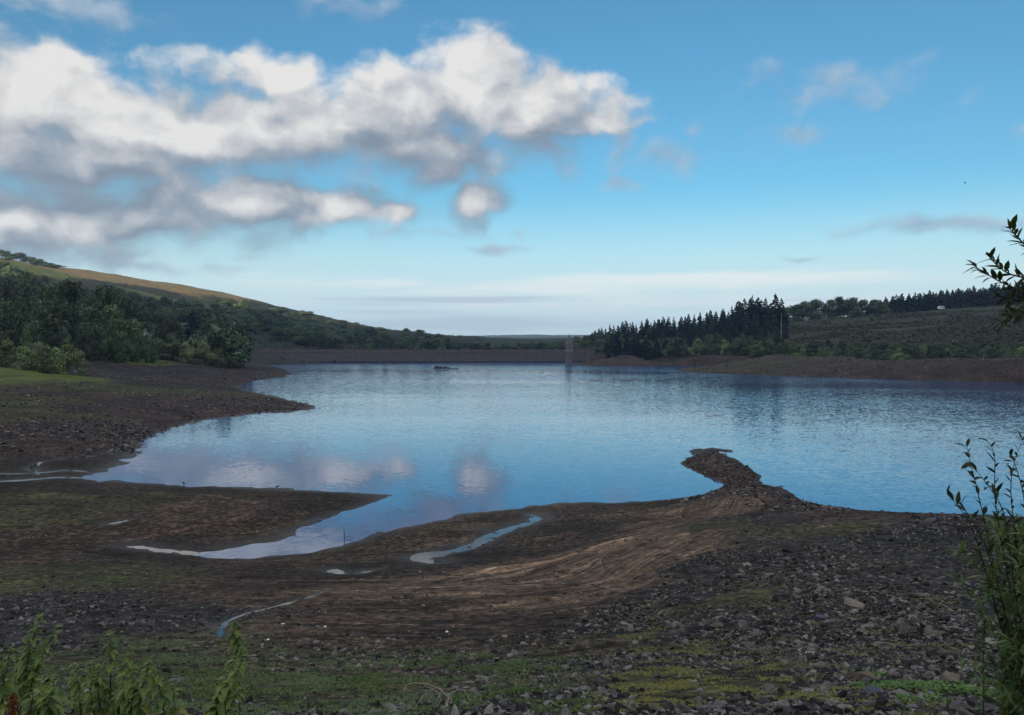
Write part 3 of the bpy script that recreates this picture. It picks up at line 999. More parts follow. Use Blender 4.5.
M_CROWN = foliage_mat("crown_foliage", (.020, .038, .022), (.130, .185, .090))
M_BUSH = foliage_mat("bush_foliage", (.055, .090, .042), (.235, .300, .130))
M_CONIF = foliage_mat("conifer_needles", (.010, .022, .024), (.045, .070, .058))
M_BARK = plain_mat("bark", (.055, .045, .038), 0.95, 0.1, 0.4, 3.0, 0.03)
M_PALEBARK = plain_mat("pale_bark", (.33, .30, .27), 0.9, 0.1, 0.3, 2.0, 0.03)


def broad_crown(seed, leaves, low=0.22, wide=0.5, size=0.023):
    """a crown one unit tall (ground at 0) made of leaf clumps on many uneven heaps"""
    rng = np.random.default_rng(seed)
    P, N = [], []
    nl = 16
    lob = []
    for k in range(nl):
        t = rng.uniform(0, 1)
        z = low + (0.98 - low) * t
        prof = math.sin(math.pi * min(1, 0.18 + 0.82 * (1 - t) ** 0.75 if t > .35 else 0.35 + t * 1.6)) if False else (1 - abs(t - 0.38) / 0.75) ** 0.7
        a = rng.uniform(0, 2 * math.pi)
        rad = wide * prof * rng.uniform(0.35, 0.85)
        lob.append((rad * math.cos(a), rad * math.sin(a), z - 0.06, rng.uniform(0.11, 0.19) * (0.8 + prof * 0.5)))
    lob.append((0, 0, 0.84, 0.15))
    lob.append((0, 0, 0.55, 0.28))
    lob = np.array(lob)
    wts = lob[:, 3] ** 2
    idx = rng.choice(len(lob), leaves, p=wts / wts.sum())
    d = rng.normal(size=(leaves, 3))
    d /= np.linalg.norm(d, axis=1, keepdims=True)
    r = lob[idx, 3] * rng.uniform(0.62, 1.08, leaves)
    r = r * (1 + 0.3 * np.sin(d[:, 0] * 9 + idx) * np.sin(d[:, 2] * 8 + idx * 2))
    P = lob[idx, :3] + d * r[:, None] * np.array([1, 1, 0.85])
    P[:, 2] = np.maximum(P[:, 2], low * 0.5 + 0.02 * rng.uniform(0, 1, leaves))
    return leaf_quads(P, d, size, rng), lob


def broad_trunk(seed, lob, top=0.62, r0=0.022):
    rng = np.random.default_rng(seed)
    mb = MB()
    path = np.array([(0, 0, -0.06), (0.008, 0.004, 0.12), (0.0, -0.01, 0.3), (0.012, 0.01, top)])
    mb.tube(path, [r0 * 1.35, r0, r0 * 0.8, r0 * 0.35], 7)
    for k in rng.choice(len(lob), 6, replace=False):
        z0 = rng.uniform(0.2, 0.4)
        e = lob[k, :3]
        mb.tube([(0, 0, z0), e * 0.5 + np.array([0, 0, z0 * 0.35]), e], [r0 * 0.5, r0 * 0.33, r0 * 0.14], 5)
    return mb


def conifer_crown(seed, tiers=15, wide=0.17, low=0.12):
    """drooping branch sprays in uneven tiers up one leader"""
    rng = np.random.default_rng(seed)
    P, N, S = [], [], []
    mb = MB()
    for t in np.linspace(0, 1, tiers):
        z = low + (0.97 - low) * t
        rad = wide * (1 - t) ** 0.65 * rng.uniform(0.75, 1.15) + 0.022
        nb = int(5 + 7 * (1 - t))
        for b in range(nb):
            a = rng.uniform(0, 2 * math.pi)
            L = rad * rng.uniform(0.6, 1.15)
            dr = -0.35 * L * rng.uniform(0.5, 1.4)
            c, s = math.cos(a), math.sin(a)
            wd = 0.34 * L + 0.006
            z0 = z + rng.uniform(-.02, .02)
            n3 = np.array([-s, c, 0])
            p0 = np.array([0, 0, z0])
            p1 = np.array([c * L * .55, s * L * .55, z0 + dr * .3 + .012])
            p2 = np.array([c * L, s * L, z0 + dr])
            hang = np.array([0, 0, -0.030 - 0.02 * rng.uniform()])
            V = [p0, p1 + n3 * wd, p2, p1 - n3 * wd, p1 + hang + n3 * wd * .4, p1 + hang - n3 * wd * .4]
            mb.add(V, [(0, 3, 2, 1), (0, 4, 2, 1), (0, 3, 2, 5)])
    mb.add(*tube([(0, 0, 0.9), (0, 0, .99)], [0.014, 0.006], 4))
    return mb


BROAD = []
for sd in range(7):
    (V, F), lob = broad_crown(100 + sd, 3600, 0.2 + 0.03 * (sd % 3), 0.36 + 0.05 * (sd % 4))
    BROAD.append((mesh_np("crown", V, F, M_CROWN), broad_trunk(200 + sd, lob).mesh("trunk", M_BARK, True)))
BUSH = []
for sd in range(6):
    (V, F), lob = broad_crown(300 + sd, 3000, 0.02, 0.55, 0.030)
    BUSH.append((mesh_np("foliage", V, F, M_BUSH), mesh_np("foliage", V, F, M_CROWN), broad_trunk(400 + sd, lob, 0.5, 0.012).mesh("stem", M_BARK, True)))
CONIF = []
for sd in range(6):
    CONIF.append((conifer_crown(500 + sd, 17 + sd % 3 * 3, 0.235 + 0.03 * (sd % 3)).mesh("crown", M_CONIF), MB().tube([(0, 0, -0.05), (0, 0, 0.4), (0, 0, 0.95)], [0.013, 0.009, 0.002], 6).mesh("trunk", M_BARK, True)))


def spot(px, d):
    p = at_d(px, 341, d)
    return float(p[0]), float(p[1])


def plant_tree(kind, px, d, top, wpx, label, group, bush_light=True, k=None, hmin=2.0, hmax=40.0, bark=None):
    x, y = spot(px, d)
    z = float(ground(x, y))
    h = min(hmax, max(hmin, at_d(px, top, d)[2] - z))
    w = wpx * d / 768.0
    k = random.randrange(6) if k is None else k
    if kind == "broad":
        cr, tr = BROAD[k % len(BROAD)]
        nm, cat, base = "broadleaf_tree", "tree", 0.80
    elif kind == "low":
        _, cr, tr = BUSH[k]
        nm, cat, base = "broadleaf_tree", "tree", 1.0
    elif kind == "conifer":
        cr, tr = CONIF[k]
        nm, cat, base = "conifer_tree", "tree", 0.32
    else:
        a, b, tr = BUSH[k]
        cr = a if bush_light else b
        nm, cat, base = "bush", "bush", 1.1
    o = empty(nm, (x, y, z - 0.02 * h), random.uniform(0, 6.28))
    sx = w / base
    if kind == "conifer":
        sx = h * random.uniform(0.85, 1.15) * (1.25 if d > 620 else 1.0)
    o.scale = (sx * random.uniform(.92, 1.08), sx * random.uniform(.92, 1.08), h)
    tag(o, label, cat, group)
    c = link(cr.name.split(".")[0], cr, o)
    t = link(tr.name.split(".")[0], tr, o)
    if bark is not None:
        t.data = tr.copy()
        t.data.materials[0] = bark
    return o


# --- western wood: every tree of the front by hand
G_WEST = "tall trees of the wood on the western shore"
for px, d, top, w, lab in [
    (-14, 305, 276, 46, "dark spreading tree at the outer edge of the western wood"),
    (10, 318, 280, 36, "dark crown behind the pale leaning trunk"),
    (27, 325, 272, 32, "highest rounded crown of the western wood"),
    (48, 310, 284, 38, "broad dark tree beside the highest crown of the western wood"),
    (72, 305, 281, 42, "paler green big tree in the middle of the western wood"),
    (92, 318, 289, 32, "dark tree between the two pale crowns of the western wood"),
    (107, 312, 285, 38, "wide dark tree above the hedge, east of the pale crown"),
    (127, 322, 296, 36, "dark rounded tree stepping down toward the white house"),
    (143, 335, 306, 30, "low dark tree above the white house roof"),
    (158, 345, 313, 26, "small dark tree east of the white house"),
    (174, 350, 318, 26, "small dark tree beside the lone spire conifer"),
]:
    plant_tree("broad", px, d, top, w, lab, G_WEST)
o = plant_tree("broad", 19, 292, 296, 24, "tree with a pale leaning bare trunk among the dark western wood", G_WEST, k=2)
tp = MB().tube([(-3.6, -1.2, 0), (-2.2, -1, 5), (-.4, -.6, 10), (1.2, 0, 15)], [.62, .5, .4, .2], 7)
for ch in o.children:
    if ch.name.startswith("trunk"):
        ch.data = tp.mesh("trunk", M_PALEBARK, True)
        ch.scale = (1 / o.scale[0], 1 / o.scale[1], 1 / o.scale[2])
o.rotation_euler[2] = 0
for px, d, top, w in [(-8, 285, 302, 38), (38, 282, 303, 36), (62, 280, 301, 38), (86, 285, 306, 36), (112, 290, 306, 38), (135, 300, 318, 28), (5, 300, 296, 34), (98, 302, 296, 30)]:
    plant_tree("broad", px, d, top, w, "dark lower tree filling the front of the western wood under the tall crowns", "lower trees of the western wood")
for i, px in enumerate(range(-20, 156, 11)):
    plant_tree("bush", px + random.uniform(-3, 3), 252 + px * .25 + random.uniform(-6, 6), 327 + random.uniform(-3, 4) + px * .02, 22, "dark hedge bush in the long row at the foot of the western wood", "dark hedge bushes under the western wood", False)
for px, d, top, w, lab in [
    (-8, 214, 343, 34, "cut-off round bush at the outer end of the lawn bushes"), (8, 222, 338, 30, "taller bush behind the front lawn bushes"),
    (24, 208, 345, 32, "front pale green ball-shaped bush at the lawn edge"), (40, 218, 340, 28, "upright green bush just behind the ball-shaped bush"),
    (55, 212, 346, 28, "dense green bush between the ball-shaped bush and the stony bank"), (69, 220, 343, 26, "tall green bush near the end of the lawn row"),
    (80, 216, 350, 20, "smallest green bush at the stony end of the lawn"), (47, 206, 352, 22, "low green bush at the front of the lawn row"),
]:
    plant_tree("bush", px, d, top, w, lab, "green bushes along the lawn")
for px, d, top, w, lab in [
    (100, 300, 338, 24, "mid green bush on the bank above the purple stones"), (113, 306, 340, 24, "bush with a ragged top above the purple stones"), (128, 310, 345, 22, "low bush beside a dry grass patch above the stones"), (141, 312, 343, 20, "bush next to the white house above the stones"),
    (158, 322, 338, 30, "big rounded dark green bush at the edge of the stony bank"), (173, 326, 334, 28, "tallest of the rounded bushes at the edge of the stony bank"), (187, 322, 342, 24, "leafy bush just west of the large shore tree"),
    (204, 325, 340, 24, "bright green bush in front of the large shore tree"), (218, 328, 347, 18, "low bush at the foot of the large shore tree"), (150, 330, 334, 18, "dark bush half hidden behind the rounded shore bushes"),
]:
    plant_tree("bush", px, d, top, w, lab, "bushes on the stony western bank")
plant_tree("low", 224, 340, 309, 58, "large round tree standing nearest the water on the western shore", G_WEST, k=4)
plant_tree("broad", 207, 352, 320, 32, "dark tree just behind the large shore tree", G_WEST)
plant_tree("broad", 243, 352, 328, 24, "small tree leaning over the end of the stony bank", G_WEST)
plant_tree("conifer", 193, 390, 307, 12, "lone dark spire conifer above the western wood", "single conifers of the west", k=1)
plant_tree("conifer", 199, 395, 313, 12, "shorter conifer beside the lone spire conifer", "single conifers of the west", k=3)

# --- trees over the western hillside
n = 0
tries = 0
while n < 270 and tries < 9000:
    tries += 1
    d = 430 + 560 * random.random() ** 0.8
    px = random.uniform(-60, 420)
    x, y = spot(px, d)
    zn = zone_at(np.array(x), np.array(y))
    if zn["wood"] < 0.55:
        continue
    z = float(ground(x, y))
    if y < 545 and px > 240:
        continue
    qy = to_px((x, y, z))[1]
    if qy > 350 or qy < np.interp(px, [0, 60, 150, 250, 300, 340, 420], [270, 289, 308, 309, 313, 319, 331]):
        continue
    hh = random.uniform(8, 14) * (0.55 if px > 270 and d > 700 else 1.0)
    top = to_px((x, y, z + hh))[1]
    plant_tree("broad", px, d, top, random.uniform(14, 24) * 600 / d, "small dark tree scattered over the wooded western hillside" if qy > 305 else "tiny dark tree high on the western hillside below the golden moor", "hillside trees of the west", k=random.randrange(7))
    n += 1
for px, d, hh in [(-12, 880, 9), (3, 885, 10), (12, 890, 7), (22, 900, 11), (31, 905, 8), (40, 905, 8), (52, 920, 6), (-30, 870, 10), (36, 860, 7), (58, 900, 5), (10, 850, 6)]:
    x, y = spot(px, d)
    plant_tree("broad", px, d, to_px((x, y, float(ground(x, y)) + hh))[1], 15, "dark tree on the western skyline at the shoulder of the hill", "skyline trees on the western hill")

# --- trees beyond the dam
PROF = [(250, 330), (270, 326), (300, 327), (325, 331), (350, 335), (380, 336), (400, 337), (415, 335), (430, 334), (446, 336), (455, 342), (480, 343), (520, 343), (560, 340), (600, 334)]
for i, px in enumerate(np.arange(256, 592, 5.2)):
    top = np.interp(px, *zip(*PROF)) + random.uniform(-1.5, 3.5)
    d = random.uniform(575, 680)
    kind = "conifer" if random.random() < 0.14 and px < 410 else "broad"
    lab = {"broad": "dark tree in the belt standing behind the dam", "conifer": "pointed conifer rising out of the belt behind the dam"}[kind]
    plant_tree(kind, px + random.uniform(-2, 2), d, top, random.uniform(10, 16), lab, "tree belt behind the dam" if kind == "broad" else "conifers behind the dam", hmin=5)
for px, top, w, lab in [(424, 336, 34, "rounded dark clump tree rising at the middle of the belt behind the dam"), (438, 337, 24, "second dark clump tree rising behind the dam crest"), (398, 335, 10, "thin feathery tree above the belt behind the dam"), (385, 334, 10, "slim tree with an open crown above the belt behind the dam")]:
    plant_tree("low" if w > 12 else "broad", px, 600, top, w, lab, "tall trees of the belt behind the dam")

# --- conifer plantation on the eastern shore
CP = [(575, 340), (590, 332), (605, 326), (625, 321), (650, 317), (680, 314), (700, 311), (720, 307), (740, 300), (760, 296), (770, 300), (784, 306)]
rows = [(500, .05, 0), (528, .3, 3), (556, .55, 6), (585, .8, 9), (615, 1.0, 12)]
cn = 0
for ri_, (d0_, f, _) in enumerate(rows):
    for px in np.arange(584 + ri_ * 2, 785, 6.0):
        px = px + random.uniform(-2.5, 2.5)
        d = d0_ - max(0, (px - 600)) * 0.16 + random.uniform(-10, 10)
        if px < 606 and d < 540:
            continue
        sky_top = np.interp(px, *zip(*CP))
        top = sky_top * f + (1 - f) * 335 + random.uniform(-2, 3)
        lab = ("dark conifer in the front rank of the plantation above the eastern shore", "dark conifer inside the plantation above the eastern shore", "dark conifer inside the plantation above the eastern shore", "dark conifer inside the plantation above the eastern shore", "conifer spire on the skyline of the eastern plantation")[ri_]
        grp = ("front rank of the eastern plantation", "conifers inside the eastern plantation", "conifers inside the eastern plantation", "conifers inside the eastern plantation", "skyline conifers of the eastern plantation")[ri_]
        plant_tree("conifer", px, d, top, 10, lab, grp, hmin=9, hmax=27)
        cn += 1
for px, top, lab in [(744, 297, "tall conifer near the high end of the plantation"), (752, 294, "tallest twin conifer of the eastern plantation"), (758, 296, "slightly shorter twin beside the tallest conifer"), (775, 292, "slim tall conifer standing apart past the gap in the plantation"), (781, 297, "conifer at the felled edge of the plantation")]:
    plant_tree("conifer", px, 545, top, 10, lab, "tall conifers at the felled edge", hmax=34)
# --- shore shrubs below it
for rr in range(2):
    for px in np.arange(592, 1040, 9.5):
        px = px + random.uniform(-3, 3)
        d0_ = np.interp(px, [590, 640, 700, 780, 850, 940, 1040], [545, 505, 462, 425, 395, 370, 350]) + rr * 16 + random.uniform(-4, 4)
        top = (340 if px < 790 else 346) - rr * 4 + random.uniform(-3, 3)
        plant_tree("bush", px, d0_, top, random.uniform(12, 20), "rounded green shrub in the shore row under the dark conifers" if px < 790 else "low shrub in the shore row under the felled slope", "shrubs along the eastern shore" if px < 790 else "shrubs under the felled slope", rr == 0 and random.random() < .35, hmin=2.5, hmax=13)
for px, top, w in [(578, 338, 14), (585, 335, 16), (593, 332, 16), (601, 330, 16), (588, 340, 14), (607, 334, 14)]:
    plant_tree("low", px, 548, top, w, "rounded broadleaf tree at the low end of the wood beside the valve tower", "broadleaf trees beside the valve tower", hmin=4)
# --- ridge above the felled slope
for px, top, w in [(788, 306, 18), (797, 304, 20), (806, 300, 20), (817, 298, 22), (829, 299, 20), (840, 297, 22), (852, 296, 20), (862, 299, 20), (873, 299, 18), (884, 301, 14), (812, 303, 20), (846, 302, 22)]:
    plant_tree("low", px, 620, top, w * 1.1, "rounded broadleaf tree on the ridge between plantation and ridge conifers", "broadleaf trees on the eastern ridge", hmin=8)
for rr in range(3):
    for px in np.arange(870, 1040, 5.4):
        px = px + random.uniform(-2, 2)
        top = np.interp(px, [870, 890, 920, 960, 1000, 1040], [301, 296, 291, 287, 283, 279]) + random.uniform(-2, 3) + rr * 1.0
        plant_tree("conifer", px, 640 + rr * 16 + random.uniform(-5, 5), top, 9, "dark conifer in the long ridge plantation above the felled slope", "conifers along the eastern ridge", hmin=9, hmax=26)
# scrub on the felled slope
for k in range(46):
    px = random.uniform(785, 1035)
    d = random.uniform(400, 600)
    x, y = spot(px, d)
    if zone_at(np.array(x), np.array(y))["felled"] < .5:
        continue
    z = float(ground(x, y))
    hh = random.uniform(1.2, 3.0)
    plant_tree("bush", px, d, to_px((x, y, z + hh))[1], random.uniform(5, 9), "small scrub bush dotted over the felled slope", "scrub bushes on the felled slope", random.random() < .3, hmin=1.0)

# bare pale trunk at the plantation edge
x, y = spot(781, 470)
z = float(ground(x, y))
o = empty("dead_tree", (x, y, z))
tag(o, "pale bare dead tree at the felled edge of the plantation", "tree")
hh = at_d(781, 313, 470)[2] - z
MB().tube([(0, 0, -.5), (.15, 0, hh * .5), (.1, 0, hh)], [.28, .2, .07], 6).build("trunk", M_PALEBARK, o, True)
mb = MB()
for k in range(7):
    a, zz0 = random.uniform(0, 6.28), hh * random.uniform(.45, .95)
    mb.tube([(.1, 0, zz0), (.1 + math.cos(a) * 1.0, math.sin(a) * 1.0, zz0 + .5)], [.05, .015], 4)
mb.build("branches", M_PALEBARK, o)

# ------------------------------------------------------------------ dam, valve tower, bridge
M_DAM = plain_mat("dam_stone", (.052, .045, .056), 0.9, 0.2, 0.35, 0.5, 0.05)
M_PARA = plain_mat("parapet_stone", (.15, .132, .135), 0.9, 0.2, 0.25, 0.8, 0.03)
M_ROADTOP = plain_mat("crest_road", (.07, .065, .065), 0.9, 0.2, 0.2, 0.8)
M_STONE = plain_mat("tower_stone", (.25, .24, .24), 0.9, 0.2, 0.25, 1.4, 0.04)
M_STONE_DARK = plain_mat("tower_wet_stone", (.15, .138, .14), 0.85, 0.2, 0.3, 1.2, 0.04)
M_SLATE = plain_mat("tower_slate", (.11, .11, .13), 0.7, 0.3, 0.25, 2.0, 0.02)
M_DARK = plain_mat("dark_opening", (.012, .012, .014), 0.5, 0.3, 0.2, 3.0)
M_IRON = plain_mat("painted_iron", (.16, .16, .18), 0.6, 0.4, 0.2, 3.0)
M_WHITE = plain_mat("white_render", (.78, .77, .74), 0.8, 0.3, 0.06, 2.0)

xa, xb = spot(246, 516)[0], spot(596, 516)[0]
dam = empty("dam", ((xa + xb) / 2, 520, 0))
tag(dam, "long low stone-faced dam across the far end of the reservoir", "dam")
L = (xb - xa) / 2
nx_ = 60
prof = [(-13.0, -2.0), (-8.6, 0.0), (-6.2, 1.4), (-2.0, 4.6), (0.8, 6.55), (0.8, 6.75), (1.6, 6.75)]
V, F = [], []
for i in range(nx_ + 1):
    x = -L + 2 * L * i / nx_
    for k, (yy, zz_) in enumerate(prof):
        V.append((x, yy + 0.35 * math.sin(x * .05), zz_ + (0.08 * math.sin(x * .31 + k) if 1 < k < 4 else 0)))
m_ = len(prof)
for i in range(nx_):
    for k in range(m_ - 1):
        F.append((i * m_ + k, (i + 1) * m_ + k, (i + 1) * m_ + k + 1, i * m_ + k + 1))
MB().add(V, F).build("stone_face", M_DAM, dam)
MB().box((-L + .5, -9.2, -.6), (L - .5, -8.2, .42)).build("wet_stone_foot", M_DARK, dam)
MB().box((-L, 1.6, 5.5), (L, 6.2, 6.72)).build("crest_road", M_ROADTOP, dam)
MB().box((-L, 1.05, 6.7), (L, 1.5, 7.75)).box((-L, .98, 7.75), (L, 1.57, 7.9)).build("parapet", M_PARA, dam)
mb = MB()
for z_ in (7.3, 7.8, 8.3):
    mb.tube([(-L, 6.0, z_), (L, 6.0, z_)], [.04, .04], 4)
mb.build("railing", M_IRON, dam)
pm = MB().box((-.07, 5.93, 6.72), (.07, 6.07, 8.42)).mesh("railing_post", M_IRON)
for i in range(40):
    link("railing_post", pm, dam, (-L + 2 * L * (i + .5) / 40, 0, 0))

tx, ty = spot(569, 505)
tw = empty("valve_tower", (tx, ty, 0))
tw.scale = (1.18, 1.18, 1.03)
tag(tw, "slim stone valve tower with a pointed roof rising from the water by the dam", "tower")
rot = math.pi / 8
MB().lathe([(2.35, -3.0), (2.25, 0.3), (2.12, 0.5), (2.0, 6.6)], 8, rot).build("lower_shaft", M_STONE_DARK, tw)
MB().lathe([(2.0, 6.6), (2.45, 6.95), (2.45, 7.25), (2.32, 7.3), (2.3, 10.7)], 8, rot).build("upper_room", M_STONE, tw)
rf = MB().lathe([(2.3, 10.7), (2.75, 10.75), (2.75, 10.95), (1.5, 14.2), (.12, 17.6)], 8, rot).build("roof", M_SLATE, tw)
MB().lathe([(.12, 17.5), (.2, 17.8), (.05, 18.1), (.03, 18.8), (.0, 18.85)], 8).build("finial", M_IRON, rf)
for k in range(8):
    a = k * math.pi / 4
    w = empty("tmp", (0, 0, 0))
    bpy.data.objects.remove(w)
    wm = MB()
    wm.box((-.32, -.06, 8.1), (.32, .06, 9.7))
    ob = wm.build("window", M_DARK, tw)
    ob.rotation_euler = (0, 0, a + math.pi / 2)
    rr_ = 2.31 * math.cos(math.pi / 8) + .02
    ob.location = (rr_ * math.cos(a), rr_ * math.sin(a), 0)
    fm = MB().box((-.45, -.05, 7.95), (.45, .09, 8.08)).box((-.42, -.05, 9.72), (.42, .09, 9.9)).build("sill", M_STONE, ob)

br = empty("footbridge", (tx, ty, 0))
tag(br, "thin pale footbridge linking the valve tower to the bank", "footbridge")
bx1 = 27.0
MB().box((2.2, -.8, 8.55), (bx1, .8, 8.85)).build("deck", M_PARA, br)
mb = MB()
for sy in (-.75, .75):
    for z_ in (9.35, 9.85):
        mb.tube([(2.3, sy, z_), (bx1, sy, z_)], [.05, .05], 4)
mb.build("railing", M_IRON, br)
pm = MB().box((-.05, -.8, 8.85), (.05, -.7, 9.9)).box((-.05, .7, 8.85), (.05, .8, 9.9)).mesh("railing_post", M_IRON)
for k in range(11):
    link("railing_post", pm, br, (2.6 + k * 2.4, 0, 0))
for x_ in (12.0, 24.5):
    MB().box((x_, -.6, -2), (x_ + 1.0, .6, 8.5)).build("pier", M_STONE_DARK, br)

# ------------------------------------------------------------------ white house, caravan, raft, bird
x, y = spot(143, 318)
z = float(ground(x, y))
hs = empty("house", (x, y, z), R(12))
zt = at_d(143, 330.5, 318)[2] - z
tag(hs, "white gabled house showing between the dark trees of the western wood", "house")
W2, D2, ev = 2.4, 3.6, zt - 1.9
MB().box((-W2, -D2, -1), (W2, D2, ev)).add([(-W2, -D2, ev), (W2, -D2, ev), (0, -D2, zt)], [(0, 1, 2)]).add([(W2, D2, ev), (-W2, D2, ev), (0, D2, zt)], [(0, 1, 2)]).build("wall", M_WHITE, hs)
rf = MB().add([(-W2 - .4, -D2 - .02, ev - .3), (-W2 - .4, D2 + .3, ev - .3), (0, D2 + .3, zt + .12), (0, -D2 - .02, zt + .12)], [(0, 1, 2, 3)]).add([(W2 + .4, -D2 - .02, ev - .3), (W2 + .4, D2 + .3, ev - .3), (0, D2 + .3, zt + .12), (0, -D2 - .02, zt + .12)], [(3, 2, 1, 0)]).build("roof", M_SLATE, hs)
MB().box((-.4, D2 - 1.4, zt - .6), (.4, D2 - .6, zt + 1.0)).build("chimney", M_STONE, rf)
for sx in (-1.5, 1.5):
    for zz_ in (ev - 1.9, ev - 4.6):
        MB().box((sx - .45, -D2 - .04, zz_), (sx + .45, -D2 + .05, zz_ + 1.2)).build("window", M_DARK, hs)

p = hit(941, 309.5, 300)
cv = empty("caravan", tuple(p), R(10))
tag(cv, "white caravan parked at the top of the felled slope under the ridge conifers", "caravan")
sec = [(-2.4, .5), (-2.55, 1.1), (-2.3, 2.2), (-1.7, 2.75), (1.7, 2.8), (2.3, 2.3), (2.5, 1.2), (2.35, .5)]
V = [(a, -1.1, b) for a, b in sec] + [(a, 1.1, b) for a, b in sec]
k8 = len(sec)
MB().add(V, [(i, (i + 1) % k8, k8 + (i + 1) % k8, k8 + i) for i in range(k8)]).add(V, [tuple(range(k8))[::-1], tuple(range(k8, 2 * k8))]).build("body", M_WHITE, cv)
for a in (-1.5, .2):
    MB().box((a, -1.13, 1.5), (a + 1.1, -1.08, 2.2)).build("window", M_DARK, cv)
MB().box((1.5, -1.13, .6), (2.05, -1.09, 2.3)).build("door", M_PARA, cv)
for sy in (-1.0, 1.0):
    w = MB().tube([(0, sy - .1, .34), (0, sy + .1, .34)], [.34, .34], 14).build("wheel", M_DARK, cv)
MB().tube([(-2.4, 0, .5), (-3.5, 0, .45)], [.06, .06], 5).build("tow_bar", M_IRON, cv)

p = at_z(446, 369.4, 0)
M_WOODDARK = plain_mat("weathered_timber", (.05, .048, .045), 0.9, 0.2, 0.4, 1.5, 0.02)
rt = empty("raft", (p[0], p[1], 0), R(4))
tag(rt, "low dark raft with humped cover floating alone in the middle of the reservoir", "raft")
MB().box((-6.2, -1.6, .35), (6.2, 1.6, .6)).build("deck", M_WOODDARK, rt)
for x_ in (-5, -1.7, 1.7, 5):
    MB().tube([(x_, -1.7, .12), (x_, 1.7, .12)], [.3, .3], 10).build("float", M_DARK, rt)
for x_, r_ in ((-4.6, 1.0), (-2.7, .85), (-.4, .9), (1.3, .5)):
    mb = MB()
    mb.lathe([(r_ * 1.25, .6), (r_ * 1.15, .6 + r_ * .5), (r_ * .8, .6 + r_ * .95), (.02, .6 + r_ * 1.2)], 10, 0, x_, 0)
    mb.build("cover", M_WOODDARK, rt, True)
for x_ in (2.6, 4.2, 5.9):
    MB().tube([(x_, -1.5, .6), (x_, -1.5, 1.35)], [.06, .05], 5).build("post", M_WOODDARK, rt)


def bird(loc, rz, flying, lab, span=.45):
    o = empty("bird", loc, rz)
    tag(o, lab, "bird")
    b = MB().tube([(-.17, 0, 0), (-.1, 0, .01), (0, 0, .02), (.1, 0, .04), (.15, 0, .09), (.2, 0, .1), (.27, 0, .09)], [.012, .05, .075, .06, .035, .035, .004], 8)
    b.build("body", M_DARK, o, True)
    if flying:
        for s in (-1, 1):
            MB().add([(.07, 0, .05), (-.06, 0, .05), (-.10, s * span * .5, .16), (.06, s * span * .45, .17), (-.12, s * span, .08)], [(0, 1, 2, 3)]).add([(.06, s * span * .45, .17), (-.10, s * span * .5, .16), (-.14, s * span, .08)], [(0, 1, 2)]).build("wing", M_DARK, o)
    else:
        for s in (-1, 1):
            MB().tube([(0, s * .03, 0), (.01, s * .03, -.16)], [.008, .006], 4).build("leg", M_DARK, o)
    return o


bird(tuple(at_d(965, 183, 130)), R(200), True, "small dark bird flying alone in the clear sky over the felled slope")
p = hit(184, 485.5, 20)
bird((p[0], p[1], p[2] + .2), R(170), False, "small dark wading bird at the water's edge on the flat mud spit")
p = hit(277, 489, 20)
bird((p[0], p[1], p[2] + .2), R(20), False, "second wading bird further out along the flat mud spit")
# ------------------------------------------------------------------ stones
def rock_template(seed, flat=0.5):
    rng = np.random.default_rng(seed)
    bm = bmesh.new()
    n = 13
    d = rng.normal(size=(n, 3))
    d /= np.linalg.norm(d, axis=1, keepdims=True)
    d *= np.array([1.0, rng.uniform(.6, .85), flat]) * rng.uniform(.8, 1.08, (n, 1))
    vs = [bm.verts.new(v) for v in d]
    r = bmesh.ops.convex_hull(bm, input=vs)
    junk = [g for g in r["geom_interior"] if isinstance(g, bmesh.types.BMVert)]
    for g in set(junk):
        bm.verts.remove(g)
    bm.verts.ensure_lookup_table()
    bm.verts.index_update()
    V = np.array([v.co[:] for v in bm.verts])
    F = np.array([[v.index for v in f.verts] for f in bm.faces])
    bm.free()
    return V, F


ROCKS = [rock_template(900 + i, (.42, .3, .55, .38, .62)[i % 5]) for i in range(10)]


def stone_mat(name, island, dark, lite):
    m, nt, b = new_mat(name, 0.85, 0.3)
    rnd = nt.node("ShaderNodeNewGeometry").outputs["Random Per Island"] if island else obj_rand(nt)
    p = pos(nt)
    c = nt.mix(nt.math("POWER", rnd, 2.8), dark, lite)
    n = nt.noise(p, 14.0, 6, 0.65)
    c = nt.mix(1.0, c, nt.ramp(n, [(0.3, (.6, .6, .6)), (0.52, (1, 1, 1)), (0.7, (1.45, 1.4, 1.35))]), blend="MULTIPLY")
    hs = nt.node("ShaderNodeHueSaturation")
    nt.put(hs.inputs["Color"], c)
    nt.put(hs.inputs["Hue"], nt.map(nt.math("FRACT", nt.math("MULTIPLY", rnd, 9.1)), 0, 1, .46, .54))
    nt.put(b.inputs["Base Color"], hs.outputs[0])
    nt.put(b.inputs["Normal"], nt.bump(n, 0.5, 0.03))
    return m


M_SHALE = stone_mat("shale", False, (.016, .015, .016), (.22, .21, .21))
M_GRAVEL = stone_mat("gravel_stones", True, (.009, .0085, .009), (.24, .228, .228))
M_PALE = plain_mat("pale_stone", (.24, .215, .20), 0.8, 0.3, 0.25, 9.0, 0.02)
M_SLATEBLUE = plain_mat("blue_slate", (.055, .065, .105), 0.6, 0.4, 0.25, 9.0, 0.02)
M_TAN = plain_mat("tan_stone", (.16, .135, .105), 0.85, 0.3, 0.3, 9.0, 0.02)


